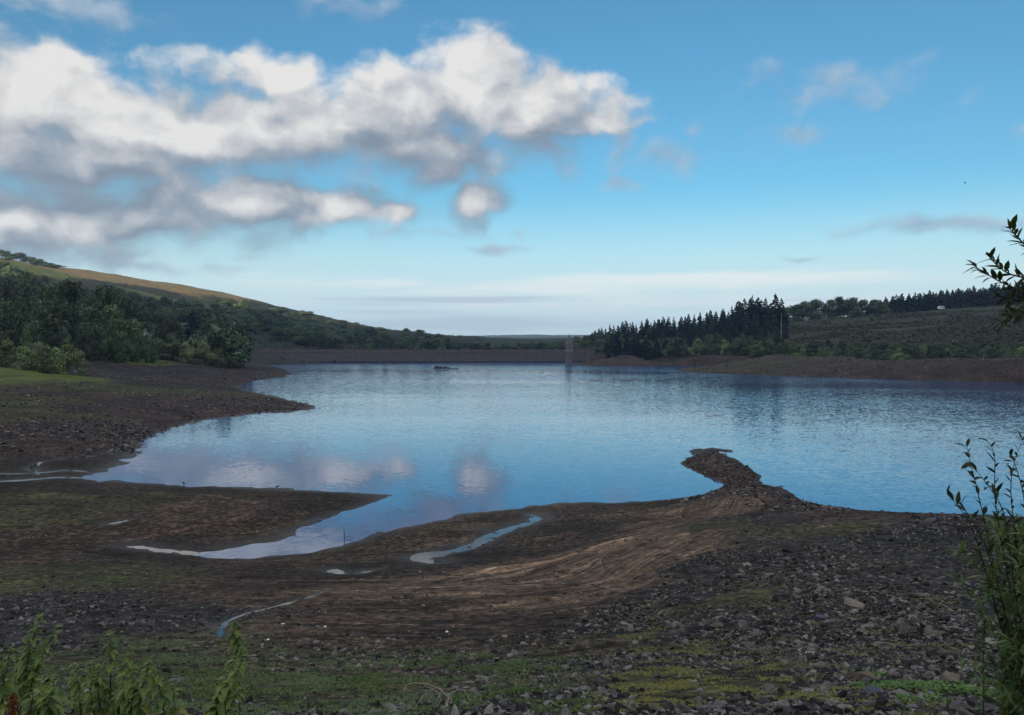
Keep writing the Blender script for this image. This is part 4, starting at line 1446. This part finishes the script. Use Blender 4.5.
def gravel_field(name, n, area, sizes, label, power, weight):
    """one mesh of small stones nobody would count"""
    rng = np.random.default_rng(len(name) + n)
    th0, th1, r0, r1 = area
    keepx, keepy = [], []
    got = 0
    for _ in range(12):
        m = n * 2
        th = rng.uniform(th0, th1, m)
        lr_ = rng.uniform(0, 1, m) ** power
        r = r0 * (r1 / r0) ** lr_
        x, y = r * np.sin(th), r * np.cos(th)
        z = ground(x, y)
        w = weight(zone_at(x, y), x, y) * (z > 0.03)
        ok = rng.uniform(0, 1, m) < w
        keepx.append(x[ok])
        keepy.append(y[ok])
        got += ok.sum()
        if got > n:
            break
    x, y = np.concatenate(keepx)[:n], np.concatenate(keepy)[:n]
    z = ground(x, y)
    n = len(x)
    s = sizes[0] * (sizes[1] / sizes[0]) ** (rng.uniform(0, 1, n) ** 1.9)
    t = rng.integers(0, len(ROCKS), n)
    VV, FF, c = [], [], 0
    for k, (V, F) in enumerate(ROCKS):
        i = np.nonzero(t == k)[0]
        if not len(i):
            continue
        a = rng.uniform(0, 6.28, len(i))
        tx, ty = rng.normal(0, .28, (2, len(i)))
        sc = s[i, None] * rng.uniform(.75, 1.2, (len(i), 3))
        P = V[None] * sc[:, None, :]
        P[..., 2] += P[..., 0] * tx[:, None] + P[..., 1] * ty[:, None]
        X = P[..., 0] * np.cos(a)[:, None] - P[..., 1] * np.sin(a)[:, None]
        Y = P[..., 0] * np.sin(a)[:, None] + P[..., 1] * np.cos(a)[:, None]
        P = np.stack([X + x[i, None], Y + y[i, None], P[..., 2] + (z[i] + s[i] * rng.uniform(-.28, .16, len(i)))[:, None]], -1)
        VV.append(P.reshape(-1, 3))
        FF.append((F[None] + (np.arange(len(i)) * len(V))[:, None, None] + c).reshape(-1, 3))
        c += len(i) * len(V)
    o = link(name, mesh_np(name, np.concatenate(VV), np.concatenate(FF), M_GRAVEL))
    tag(o, label, None, None, "stuff")
    return o


def w_mound(zn, x, y):
    n = fbm(x / 2.3, y / 2.3, 3, 61)
    return np.clip(zn["gravel"] * 1.15 + zn["bank"] * .35 - .12, 0, 1) * np.clip(.62 + n * 1.1, .06, 1) + 0.02


def w_mud(zn, x, y):
    n = fbm(x / 4.0, y / 4.0, 3, 63)
    return np.clip(zn["mud"] * .5 + zn["strand"] * .35 + zn["moss"] * .5 + zn["gravel"], 0, 1) * np.clip(.35 + n * 1.2, .03, 1)


def w_west(zn, x, y):
    n = fbm(x / 12.0, y / 12.0, 3, 65)
    return np.clip(zn["bank"] * .6 + zn["gravel"] + zn["moss"] * .3, 0, 1) * np.clip(.5 + n, .05, 1)


gravel_field("gravel", 42000, (R(-4), R(42), 6.0, 34.0), (.014, .07), "dark broken shale gravel covering the mound", .9, w_mound)
gravel_field("coarse_gravel", 15000, (R(-6), R(44), 7.0, 62.0), (.035, .125), "dark angular shale rubble over the mound and its crest", .8, w_mound)
gravel_field("coarse_gravel", 9000, (R(0), R(43), 16.0, 62.0), (.05, .17), "broken shale blocks over the upper mound", .85, w_mound)
gravel_field("gravel", 26000, (R(-42), R(8), 8.0, 75.0), (.018, .12), "scattered small stones on the muddy shore", .8, w_mud)
gravel_field("gravel", 7000, (R(4), R(36), 320.0, 520.0), (.15, .7), "dark stones over the exposed eastern bank", 1.0, lambda zn, x, y: zn["bank"])
gravel_field("coarse_gravel", 14000, (R(-42), R(-12), 100.0, 340.0), (.10, .5), "purple grey stones strewn over the western banks", 1.0, w_west)
gravel_field("gravel", 2500, (R(10), R(24), 52.0, 105.0), (.06, .32), "broken stones along the narrow spit", 1.0, lambda zn, x, y: zn["bank"])

ROCK_ME = [mesh_np("stone", V, F, M_SHALE) for V, F in ROCKS]


def stone(px, py, wpx, label, group=None, mat=None, k=None, flat=1.0, rz=None, sink=.12):
    p = hit(px, py, 5)
    s = wpx * p[1] / 768.0 / 2
    k = random.randrange(len(ROCKS)) if k is None else k
    me = ROCK_ME[k]
    if mat is not None:
        me = me.copy()
        me.materials[0] = mat
    o = link("stone", me, None, (p[0], p[1], p[2] + s * sink))
    o.scale = (s, s, s * flat)
    o.rotation_euler = (random.uniform(-.2, .2), random.uniform(-.2, .2), random.uniform(0, 6.28) if rz is None else rz)
    tag(o, label, "stone", group)
    return o


G_ST = "larger stones picked out on the shore"
for px, py, w, lab, mt in [
    (856, 606, 30, "pale wedge-shaped slab, largest light stone on the shale mound", M_PALE), (954, 682, 28, "flat pale tan stone beside the willow at the foot of the mound", M_TAN),
    (993, 643, 20, "small pale flat stone under the willow leaves", M_PALE), (819, 620, 18, "blue-grey slate flake just below the pale wedge slab", M_SLATEBLUE), (874, 693, 22, "dark blue slate block among the shale rubble", M_SLATEBLUE),
    (771, 692, 22, "grey squarish stone in the yellow moss", None), (865, 680, 26, "brown-grey block beside the blue slate block", M_TAN), (794, 552, 30, "broad dark slab leaning out of the upper mound", None),
    (719, 627, 16, "pale oblong stone between moss and shale", M_TAN), (748, 566, 14, "dark block near the top of the moss patch", None), (912, 566, 16, "dark flat stone in the middle of the mound", None), (670, 711, 30, "long dark stone at the bottom edge of the moss", None),
    (851, 700, 18, "dark angular block touching the blue slate", None), (893, 676, 22, "dark slab with a raised edge above the blue slate", None), (932, 634, 18, "rust-tinted flat stone by the yellow weeds", M_TAN), (745, 640, 14, "lone grey stone at the right edge of the moss", None),
    (690, 662, 12, "light chip lying in the yellow moss", M_PALE), (811, 674, 14, "light chip in the lower rubble", M_PALE), (930, 522, 16, "low dark boulder on the crest against the water", None), (915, 518, 12, "small dark boulder on the crest against the water", None),
    (279, 628, 10, "dark lump beside the narrow trickle", None), (256, 533, 10, "pale boulder on the mud beside the narrow creek", M_TAN), (103, 498, 8, "dark boulder alone on the mossy mud flat", None),
    (99, 697, 13, "white stone half hidden by the leafy weeds", M_WHITE), (40, 646, 12, "pale cobble in the stony patch by the tall weed", M_TAN), (52, 644, 14, "rounded grey cobble, biggest of the stony patch", M_TAN), (76, 651, 12, "oblong grey cobble in the stony patch", M_TAN), (45, 662, 14, "wide grey cobble lowest in the stony patch", M_TAN), (58, 633, 12, "flat grey cobble at the top of the stony patch", M_TAN), (28, 642, 10, "small pale cobble at the outer side of the stony patch", M_PALE),
    (516, 590, 5, "small white stone on the strand lines", M_PALE), (420, 572, 5, "white stone below the silver stream", M_PALE), (505, 637, 7, "pale stone at the edge of the green patch", M_PALE), (447, 632, 6, "white pebble on the dark mud in mid shore", M_WHITE), (325, 627, 5, "white pebble east of the dark lump", M_WHITE),
    (490, 636, 14, "black flat stone with a hollow at the edge of the mud", None), (415, 665, 18, "long dark stone across the green patch", None), (368, 692, 6, "white pebble in the green weeds", M_WHITE), (268, 640, 5, "white pebble near the bending trickle", M_WHITE), (283, 624, 4, "tiny white pebble above the dark lump", M_WHITE),
]:
    stone(px, py, w, lab, None, mt)
cnt = 0
tries = 0
while cnt < 190 and tries < 6000:
    tries += 1
    px, py = random.uniform(540, 1020), 520 + 195 * random.random() ** .8
    p = hit(px, py, 5)
    zn = zone_at(p[0], p[1])
    if zn["gravel"] < .55:
        continue
    big_ = random.random() ** 3
    wp = (4.5 + (15 if py > 630 else 11) * big_) * (0.5 + 0.75 * (py - 500) / 215)
    up = py < 580
    stone(px, py, max(4, wp), "dark angular shale stone on the upper half of the mound" if up else "dark angular shale stone in the lower rubble of the mound", "shale stones on the upper mound" if up else "shale stones on the lower mound", M_TAN if random.random() < .05 else None, flat=random.uniform(.7, 1.1))
    cnt += 1
cnt = 0
for _ in range(400):
    if cnt >= 60:
        break
    px, py = random.uniform(-5, 150), random.uniform(588, 665)
    if zone_at(*hit(px, py, 5)[:2])["gravel"] < .4:
        continue
    stone(px, py, random.uniform(4, 9), "grey rounded cobble in the stony patch behind the weeds", "cobbles in the stony patch", M_TAN if random.random() < .5 else None, flat=1.2)
    cnt += 1

# ------------------------------------------------------------------ leaves, weeds, willow
def leaf_mesh(B, D, L, Wd, droop, fold, rng):
    """lens-shaped folded leaves: base, direction, length, width (arrays)"""
    n = len(B)
    D = D / np.linalg.norm(D, axis=1, keepdims=True)
    up = np.array([0, 0, 1.0]) + rng.normal(0, .25, (n, 3))
    S = np.cross(D, up)
    S /= np.maximum(np.linalg.norm(S, axis=1, keepdims=True), 1e-6)
    Nn = np.cross(S, D)
    ts = np.array([0, .3, .65, 1.0])
    pr = np.array([.10, .95, .8, .0])
    mid = B[:, None] + D[:, None] * (L[:, None] * ts)[..., None]
    mid[..., 2] -= (L * droop)[:, None] * ts ** 2
    off = S[:, None] * (Wd[:, None] * .5 * pr)[..., None] + Nn[:, None] * (Wd[:, None] * fold * pr)[..., None]
    off2 = -S[:, None] * (Wd[:, None] * .5 * pr)[..., None] + Nn[:, None] * (Wd[:, None] * fold * pr)[..., None]
    V = np.concatenate([mid, mid + off, mid + off2], 1)          # 12 verts
    q = [(0, 4, 5, 1), (1, 5, 6, 2), (2, 6, 7, 3), (0, 1, 9, 8), (1, 2, 10, 9), (2, 3, 11, 10)]
    F = (np.array(q)[None] + (np.arange(n) * 12)[:, None, None]).reshape(-1, 4)
    return V.reshape(-1, 3), F


def leaf_mat(name, dark, lite, tip):
    m, nt, b = new_mat(name, 0.5, 0.35)
    isl = nt.node("ShaderNodeNewGeometry").outputs["Random Per Island"]
    c = nt.mix(isl, dark, lite)
    c = nt.mix(nt.map(isl, .90, .97), c, tip)
    n = nt.noise(pos(nt), 60, 3, .5)
    c = nt.mix(1.0, c, nt.ramp(n, [(.3, (.75, .75, .75)), (.7, (1.2, 1.2, 1.2))]), blend="MULTIPLY")
    nt.put(b.inputs["Base Color"], c)
    tr = nt.node("ShaderNodeBsdfTranslucent")
    nt.put(tr.inputs[0], nt.mix(1.0, c, (1.5, 1.5, .8), blend="MULTIPLY"))
    mx = nt.node("ShaderNodeMixShader")
    mx.inputs[0].default_value = .3
    nt.l.new(b.outputs[0], mx.inputs[1])
    nt.l.new(tr.outputs[0], mx.inputs[2])
    nt.l.new(mx.outputs[0], m.node_tree.nodes["Material Output"].inputs[0])
    return m


M_WEED = leaf_mat("weed_leaf", (.095, .160, .045), (.230, .310, .090), (.45, .40, .11))
M_WILLOW = leaf_mat("willow_leaf", (.065, .120, .048), (.180, .255, .105), (.32, .34, .13))
M_WILLOWD = leaf_mat("willow_leaf_dark", (.018, .034, .014), (.045, .066, .026), (.07, .06, .03))
M_STEM = plain_mat("green_stem", (.075, .085, .035), 0.7, 0.3, 0.3, 12)
M_TWIG = plain_mat("willow_twig", (.085, .065, .045), 0.8, 0.2, 0.3, 12)
M_SEED = plain_mat("dry_seed_head", (.17, .055, .025), 0.9, 0.1, 0.45, 40, 0.01)
M_ROOT = plain_mat("bleached_root", (.20, .175, .15), 0.85, 0.2, 0.3, 14, 0.01)


def weed(px, top, d, label, seed, nstem=3, spread=.22, leafL=.12, lean=0.0, bare=0.35):
    rng = np.random.default_rng(seed)
    x, y = spot(px, d)
    z = float(ground(x, y))
    h = at_d(px, top, d)[2] - z
    o = empty("leafy_weed", (x, y, z))
    tag(o, label, "weed", "leafy weeds at the lower edge of the shore")
    for s in range(nstem):
        hh = h * (1.0 if s == 0 else rng.uniform(.6, .92))
        a = rng.uniform(0, 6.28)
        off = np.array([math.cos(a), math.sin(a), 0]) * (0 if s == 0 else rng.uniform(.06, spread))
        t = np.linspace(0, 1, 8)
        path = np.c_[off[0] * (0.3 + .7 * t) + lean * t * t, off[1] * (0.3 + .7 * t) + .03 * np.sin(t * 4 + s), hh * t - .05 * (1 - t)]
        st = MB().tube(path, .007 * (1 - .75 * t) + .001, 6).build("stem", M_STEM, o, True)
        nn = int(hh / .042)
        tt = np.linspace(bare * rng.uniform(.6, 1), .995, nn)
        B, D, L = [], [], []
        for i, u in enumerate(tt):
            base = np.array([np.interp(u, t, path[:, k]) for k in range(3)])
            for sd in range(3 if u > .75 else 2):
                an = i * 1.57 + sd * (2.1 if u > .75 else math.pi) + rng.normal(0, .35)
                D.append((math.cos(an), math.sin(an), rng.uniform(-.1, .55) if u < .93 else rng.uniform(.3, 1.2)))
                B.append(base)
                L.append(leafL * (1.05 - .55 * max(0, u - .55) / .45) * rng.uniform(.7, 1.15))
        B, D, L = np.array(B), np.array(D), np.array(L)
        V, F = leaf_mesh(B, D, L, L * rng.uniform(.40, .55, len(L)), rng.uniform(.35, .95, len(L)), .16, rng)
        link("leaves", mesh_np("leaves", V, F, M_WEED), st)
    return o


for px, top, d, lab, sd, ns, lean in [
    (14, 614, 7.0, "tall leafy weed with a nodding yellowish top at the outer edge of the stony patch", 1, 3, .05), (104, 630, 6.8, "tallest bushy weed rising in front of the stony patch", 2, 4, .05), (122, 652, 6.6, "branching weed close beside the tallest bushy weed", 3, 3, -.02),
    (160, 667, 6.6, "small slender weed between the two bushy weeds", 4, 2, .0), (212, 648, 6.7, "broad bushy weed with a pale woody foot", 5, 5, .06), (236, 621, 7.1, "thin weed with one yellow-green tuft beside the trickle", 6, 1, .02),
    (40, 676, 6.2, "low bright green weed with wide drooping leaves", 7, 4, .0), (75, 664, 6.9, "small pale weed behind the low bright green weed", 8, 2, .02), (-12, 640, 6.6, "weed cut by the picture edge beside the nodding weed", 10, 3, .04),
]:
    weed(px, top, d, lab, sd, ns, leafL=.18 if sd == 7 else .14, lean=lean * 2.5 + (.10 if sd % 2 else -.08), bare=.85 if sd == 6 else .3)
x, y = spot(8, 6.0)
z = float(ground(x, y))
o = empty("dock_plant", (x, y, z))
tag(o, "dry rust-brown seed head of a dock among the green weeds", "plant")
hz_ = at_d(8, 696, 6.0)[2] - z
MB().tube([(0, 0, -.05), (.01, 0, hz_ * .6), (0, 0, hz_)], [.008, .007, .003], 6).build("stem", M_TWIG, o, True)
rng = np.random.default_rng(5)
nP = 420
tq = rng.uniform(0, 1, nP)
an = rng.uniform(0, 6.28, nP)
rr_ = .075 * (1 - .5 * tq) * rng.uniform(.2, 1, nP)
P = np.c_[rr_ * np.cos(an), rr_ * np.sin(an), hz_ - .26 + .27 * tq]
V, F = leaf_quads(P, np.c_[np.cos(an), np.sin(an), an * 0 + .3], .009, rng)
link("seed_head", mesh_np("seed_head", V, F, M_SEED), o)


def bend(pts, n=14):
    """smooth path through points"""
    pts = np.array(pts, float)
    t = np.linspace(0, len(pts) - 1, n)
    p = np.stack([np.interp(t, np.arange(len(pts)), pts[:, k]) for k in range(3)], 1)
    for _ in range(3):
        p[1:-1] = (p[:-2] + p[2:] + 2 * p[1:-1]) / 4
    return p


def willow_branch(parent, origin, pts, r, leaf, rng, mat, gap=.03, start=.25, name="branch", cluster=1, ratio=.24):
    p = bend(pts) - np.asarray(origin)
    n = len(p)
    br_ = MB().tube(p, np.linspace(r, r * .22, n), 5).build(name, M_TWIG, parent, True)
    seg = np.linalg.norm(np.diff(p, axis=0), axis=1)
    cum = np.append(0, np.cumsum(seg))
    ss = np.arange(cum[-1] * start, cum[-1], gap)
    ss = np.append(ss, cum[-1])
    B, D = [], []
    for i, s in enumerate(ss):
        b = np.array([np.interp(s, cum, p[:, k]) for k in range(3)])
        b2 = np.array([np.interp(min(s + .03, cum[-1]), cum, p[:, k]) for k in range(3)])
        b1 = np.array([np.interp(max(s - .03, 0), cum, p[:, k]) for k in range(3)])
        tg = (b2 - b1) / max(np.linalg.norm(b2 - b1), 1e-6)
        for c in range(cluster):
            a = rng.normal(size=3)
            a -= tg * (a @ tg)
            a /= np.linalg.norm(a)
            B.append(b)
            D.append(tg * rng.uniform(.4, 1.0) + a * rng.uniform(.4, .9))
    B, D = np.array(B), np.array(D)
    L = leaf * rng.uniform(.6, 1.2, len(B))
    V, F = leaf_mesh(B, D, L, L * rng.uniform(ratio * .85, ratio * 1.2, len(L)), rng.uniform(0, .4, len(L)), .12, rng)
    link("leaves", mesh_np("leaves", V, F, mat), br_)


rng = np.random.default_rng(77)
# tall willow standing just out of frame, its twigs reaching over the slope
bx, by = 3.75, 4.3
bz_ = float(ground(bx, by))
O = np.array([bx, by, bz_])
tall = empty("willow_shrub", tuple(O))
tag(tall, "tall willow whose dark twigs reach over the ridge from the edge of the picture", "shrub")
def W3(px, py, d):
    return at_d(px, py, d)
crown_pts = W3(1075, 290, 4.4)
for pts in [
    [O, O + (-.1, .05, 1.3), W3(1090, 380, 4.4), W3(1050, 310, 4.4), W3(1025, 290, 4.45), W3(1000, 284, 4.5), W3(976, 267, 4.5)],
    [O, O + (0, .1, 1.6), W3(1070, 300, 4.5), W3(1030, 275, 4.5), W3(1008, 278, 4.5), W3(990, 258, 4.5)],
    [O, O + (.05, .1, 1.8), W3(1080, 280, 4.35), W3(1042, 262, 4.35), W3(1018, 238, 4.4), W3(1010, 229, 4.4)],
    [O, O + (.1, 0, 1.7), W3(1075, 330, 4.3), W3(1040, 318, 4.3), W3(1015, 312, 4.3), W3(1002, 322, 4.3)],
    [O, O + (.1, .1, 1.7), W3(1085, 330, 4.6), W3(1045, 300, 4.6), W3(1020, 302, 4.6), W3(998, 296, 4.6)],
    [O, O + (.2, .1, 2.0), W3(1120, 240, 4.4), W3(1060, 200, 4.4), W3(1040, 215, 4.4)],
]:
    willow_branch(tall, O, pts, .012, .085, rng, M_WILLOWD, .022, .60, cluster=2, ratio=.30)
for k in range(9):
    a = W3(rng.uniform(1040, 1110), rng.uniform(280, 340), rng.uniform(4.2, 4.8))
    b = W3(rng.uniform(1003, 1030), rng.uniform(288, 318), rng.uniform(4.2, 4.8))
    willow_branch(tall, O, [O + (0, 0, 1.5), a, (a + b) / 2 + (0, 0, .03), b], .007, .07, rng, M_WILLOWD, .03, .4, cluster=2, ratio=.3)

# willow bush on the slope: open sprays above, dense leaves below
bx, by = spot(1046, 5.2)
bz_ = float(ground(bx, by))
O = np.array([bx, by, bz_])
low = empty("willow_shrub", tuple(O))
tag(low, "leafy willow shrub growing on the gravel slope with thin sprays against the water", "shrub")
for pts in [
    [O, W3(1000, 600, 5.2), W3(990, 545, 5.1), W3(980, 500, 5.1), W3(972, 470, 5.1), W3(967, 447, 5.1)],
    [O, W3(990, 590, 5.1), W3(975, 530, 5.0), W3(962, 510, 5.0), W3(947, 494, 5.0)],
    [O, W3(1008, 580, 5.2), W3(1000, 530, 5.1), W3(992, 490, 5.1), W3(998, 452, 5.1), W3(987, 440, 5.1)],
    [O, W3(1020, 580, 5.2), W3(1014, 520, 5.1), W3(1008, 480, 5.1), W3(1022, 440, 5.1)],
    [O, W3(1010, 560, 5.0), W3(1006, 510, 5.0), W3(990, 488, 5.0), W3(970, 462, 4.9)],
    [O, W3(1030, 570, 5.1), W3(1026, 500, 5.1), W3(1016, 465, 5.1), W3(1010, 455, 5.0)],
    [O, W3(1000, 590, 5.0), W3(985, 540, 5.0), W3(968, 515, 4.9), W3(960, 500, 4.9)],
]:
    willow_branch(low, O, pts, .006, .095, rng, M_WILLOWD, .036, .40, ratio=.30)
for k in range(36):
    tip = W3(rng.uniform(955, 1050), rng.uniform(520, 700), rng.uniform(4.6, 5.6))
    if rng.uniform() < .5:
        tip = W3(rng.uniform(980, 1060), rng.uniform(515, 640), rng.uniform(4.8, 5.6))
    base = O + (rng.uniform(-.3, .35), rng.uniform(-.35, .35), 0)
    midp = (base + tip) / 2 + np.array([rng.uniform(-.08, .16), rng.uniform(-.1, .1), rng.uniform(.05, .28)])
    willow_branch(low, O, [base, midp, tip], .004, .115, rng, M_WILLOW, .030, .22, cluster=2, ratio=.22)

# bleached root of a drowned shrub
p0 = hit(446, 712, 5)
rt = empty("dead_root", tuple(p0))
tag(rt, "bleached twisted root lying on the green shore at the bottom of the picture", "root")
def RP(px, py, up):
    q = at_d(px, py, p0[1] + (712 - py) * .02)
    g_ = float(ground(q[0], q[1]))
    return np.array([q[0], q[1], max(q[2], g_ + .01) + up * 0]) - p0
for pts, r in [
    ([(446, 714), (449, 702), (447, 692), (436, 687), (424, 685), (412, 682), (406, 686), (403, 693)], .020), ([(449, 700), (452, 690), (464, 690), (477, 692), (483, 699), (485, 707)], .013), ([(447, 693), (452, 703), (446, 710), (440, 716)], .012),
    ([(424, 685), (432, 689), (439, 694), (442, 702), (437, 706)], .010), ([(436, 688), (426, 692), (421, 700), (416, 708)], .010), ([(464, 690), (470, 698), (468, 706), (474, 712)], .008), ([(412, 682), (409, 676), (412, 672)], .007), ([(477, 692), (474, 699), (479, 705)], .007), ([(426, 692), (432, 697), (429, 704)], .006),
]:
    pp = bend([RP(a, b, 0) for a, b in pts], 16)
    n = len(pp)
    pp += np.c_[np.random.default_rng(3).normal(0, .006, (n, 3))]
    MB().tube(pp, np.linspace(r, r * .35, n), 6).build("root_limb", M_ROOT, rt, True)

# stick in the creek
p = hit(344, 541, 5)
sk_ = empty("stick", tuple(p))
tag(sk_, "thin stick standing in the mud at the edge of the creek", "stick")
MB().tube([(0, 0, -.1), (.03, 0, .5), (-.02, 0, 1.0)], [.03, .025, .012], 5).tube([(.02, 0, .25), (.35, .05, .3), (.7, .05, .22)], [.02, .018, .008], 5).build("shaft", M_WOODDARK, sk_, True)

# ------------------------------------------------------------------ ground cover
M_MOSS = foliage_mat("moss_leaf", (.038, .066, .024), (.105, .165, .055))
M_YMOSS = foliage_mat("yellow_moss", (.060, .064, .024), (.155, .150, .058))


def cover(name, n, area, size, hgt, weight, mat, label, seed):
    rng = np.random.default_rng(seed)
    th0, th1, r0, r1 = area
    m = n * 6
    th, r = rng.uniform(th0, th1, m), r0 * (r1 / r0) ** rng.uniform(0, 1, m)
    x, y = r * np.sin(th), r * np.cos(th)
    ok = (rng.uniform(0, 1, m) < weight(zone_at(x, y), x, y)) & (ground(x, y) > .05)
    x, y = x[ok][:n], y[ok][:n]
    k = 4
    x, y = np.repeat(x, k), np.repeat(y, k)
    x = x + rng.normal(0, size * 1.8, len(x))
    y = y + rng.normal(0, size * 1.4, len(y))
    P = np.c_[x, y, ground(x, y) + rng.uniform(0.005, hgt, len(x))]
    Nn = np.c_[rng.normal(0, .4, len(x)), rng.normal(0, .4, len(x)) - .2, np.ones(len(x))]
    V, F = leaf_quads(P, Nn, size, rng, 1.7)
    o = link(name, mesh_np(name, V, F, mat), None)
    tag(o, label, None, None, "stuff")


def pixw(cx, cy, rx, ry):
    def f(x, y):
        z = ground(x, y)
        yc = y * math.cos(PITCH) - (z - CAM_Z) * math.sin(PITCH)
        return np.exp(-(((CX + F_PX * x / yc - cx) / rx) ** 2 + ((CY - F_PX * (y * math.sin(PITCH) + (z - CAM_Z) * math.cos(PITCH)) / yc - cy) / ry) ** 2))
    return f


def patches(*ps):
    # each patch: where it grows on the ground (traced once), then a round spot in metres
    spots = []
    for (cx, cy, rx, ry) in ps:
        c = hit(cx, cy, 5)
        e = hit(cx + rx, cy, 5)
        t, b = hit(cx, cy - ry, 5), hit(cx, cy + ry, 5)
        spots.append((c[0], c[1], abs(e[0] - c[0]) + .01, max(.2, abs(t[1] - b[1]) / 2)))
    def w(zn, x, y):
        s = 0
        for (a, b, ra, rb) in spots:
            s = s + np.exp(-((x - a) / ra) ** 2 - ((y - b) / rb) ** 2)
        return np.clip(s, 0, 1) * np.clip(-.12 + 2.5 * fbm(x / .55, y / .55, 5, 91), 0, 1)
    return w


cover("ground_cover", 22000, (R(-42), R(4), 7.0, 60.0), .014, .035, lambda zn, x, y: np.clip(zn["moss"] * 1.3 - .25, 0, 1) * np.clip(-.05 + 2.6 * fbm(x / 1.1, y / 1.1, 5, 71), 0.02, 1), M_MOSS, "low green seedlings spreading over the damp mud", 31)
cover("moss", 19000, (R(0), R(36), 6.5, 42.0), .011, .03, patches((690, 660, 75, 75), (735, 600, 45, 40), (660, 705, 80, 30), (850, 525, 20, 10), (900, 640, 40, 40), (780, 580, 30, 30), (860, 700, 35, 25), (745, 545, 40, 14), (850, 560, 25, 20), (650, 620, 30, 20), (820, 650, 25, 25), (930, 600, 25, 25)), M_YMOSS, "yellow green moss between the shale stones", 32)
cover("weeds", 9000, (R(-36), R(6), 7.0, 22.0), .018, .07, patches((300, 680, 80, 14), (420, 668, 90, 12), (500, 665, 60, 14), (150, 690, 90, 25), (520, 700, 70, 12), (380, 700, 60, 10), (40, 680, 60, 20), (650, 610, 20, 12)), M_MOSS, "patchy low weeds on the lower shore", 33)
cover("weeds", 2200, (R(24), R(38), 5.5, 12.0), .020, .09, patches((1000, 660, 60, 60), (930, 660, 30, 25), (990, 700, 60, 30)), M_MOSS, "short weeds round the foot of the willow", 34)

# tufts of heather and bracken over the felled slope
M_HEATH = foliage_mat("heather_tuft", (.022, .028, .016), (.085, .090, .048))
cover("heather", 9000, (R(15), R(42), 380.0, 680.0), .55, .7, lambda zn, x, y: np.clip(zn["felled"] * 1.4 - .3, 0, 1) * np.clip(.35 + 1.6 * fbm(x / 60, y / 18, 4, 95), 0, 1), M_HEATH, "rough heather and brash covering the felled slope", 35)
cover("bracken", 7000, (R(-42), R(-2), 420.0, 1100.0), .8, 1.1, lambda zn, x, y: np.clip(zn["wood"] * 1.3 - .3, 0, 1), M_HEATH, "dark bracken and scrub between the trees of the western hillside", 36)

# ------------------------------------------------------------------ evening haze: a closed box of even, thin air round everything
HAZE = 1.1e-4
if HAZE:
    m_h = bpy.data.materials.new("haze_air")
    m_h.use_nodes = True
    nt = NT(m_h.node_tree)
    nt.n.clear()
    out = nt.node("ShaderNodeOutputMaterial")
    vol = nt.node("ShaderNodeVolumePrincipled")
    vol.inputs["Color"].default_value = (.45, .68, 1.0, 1)
    vol.inputs["Density"].default_value = HAZE
    vol.inputs["Anisotropy"].default_value = 0.1
    nt.l.new(vol.outputs[0], out.inputs["Volume"])
    top = float(GZ.max()) + 15
    o = MB().box((-6800, -6800, float(GZ.min()) - 1.0), (6800, 6800, top)).build("haze", m_h)
    tag(o, "thin blue evening haze over the reservoir and hills", None, None, "stuff")
    SC.cycles.volume_bounces = 1
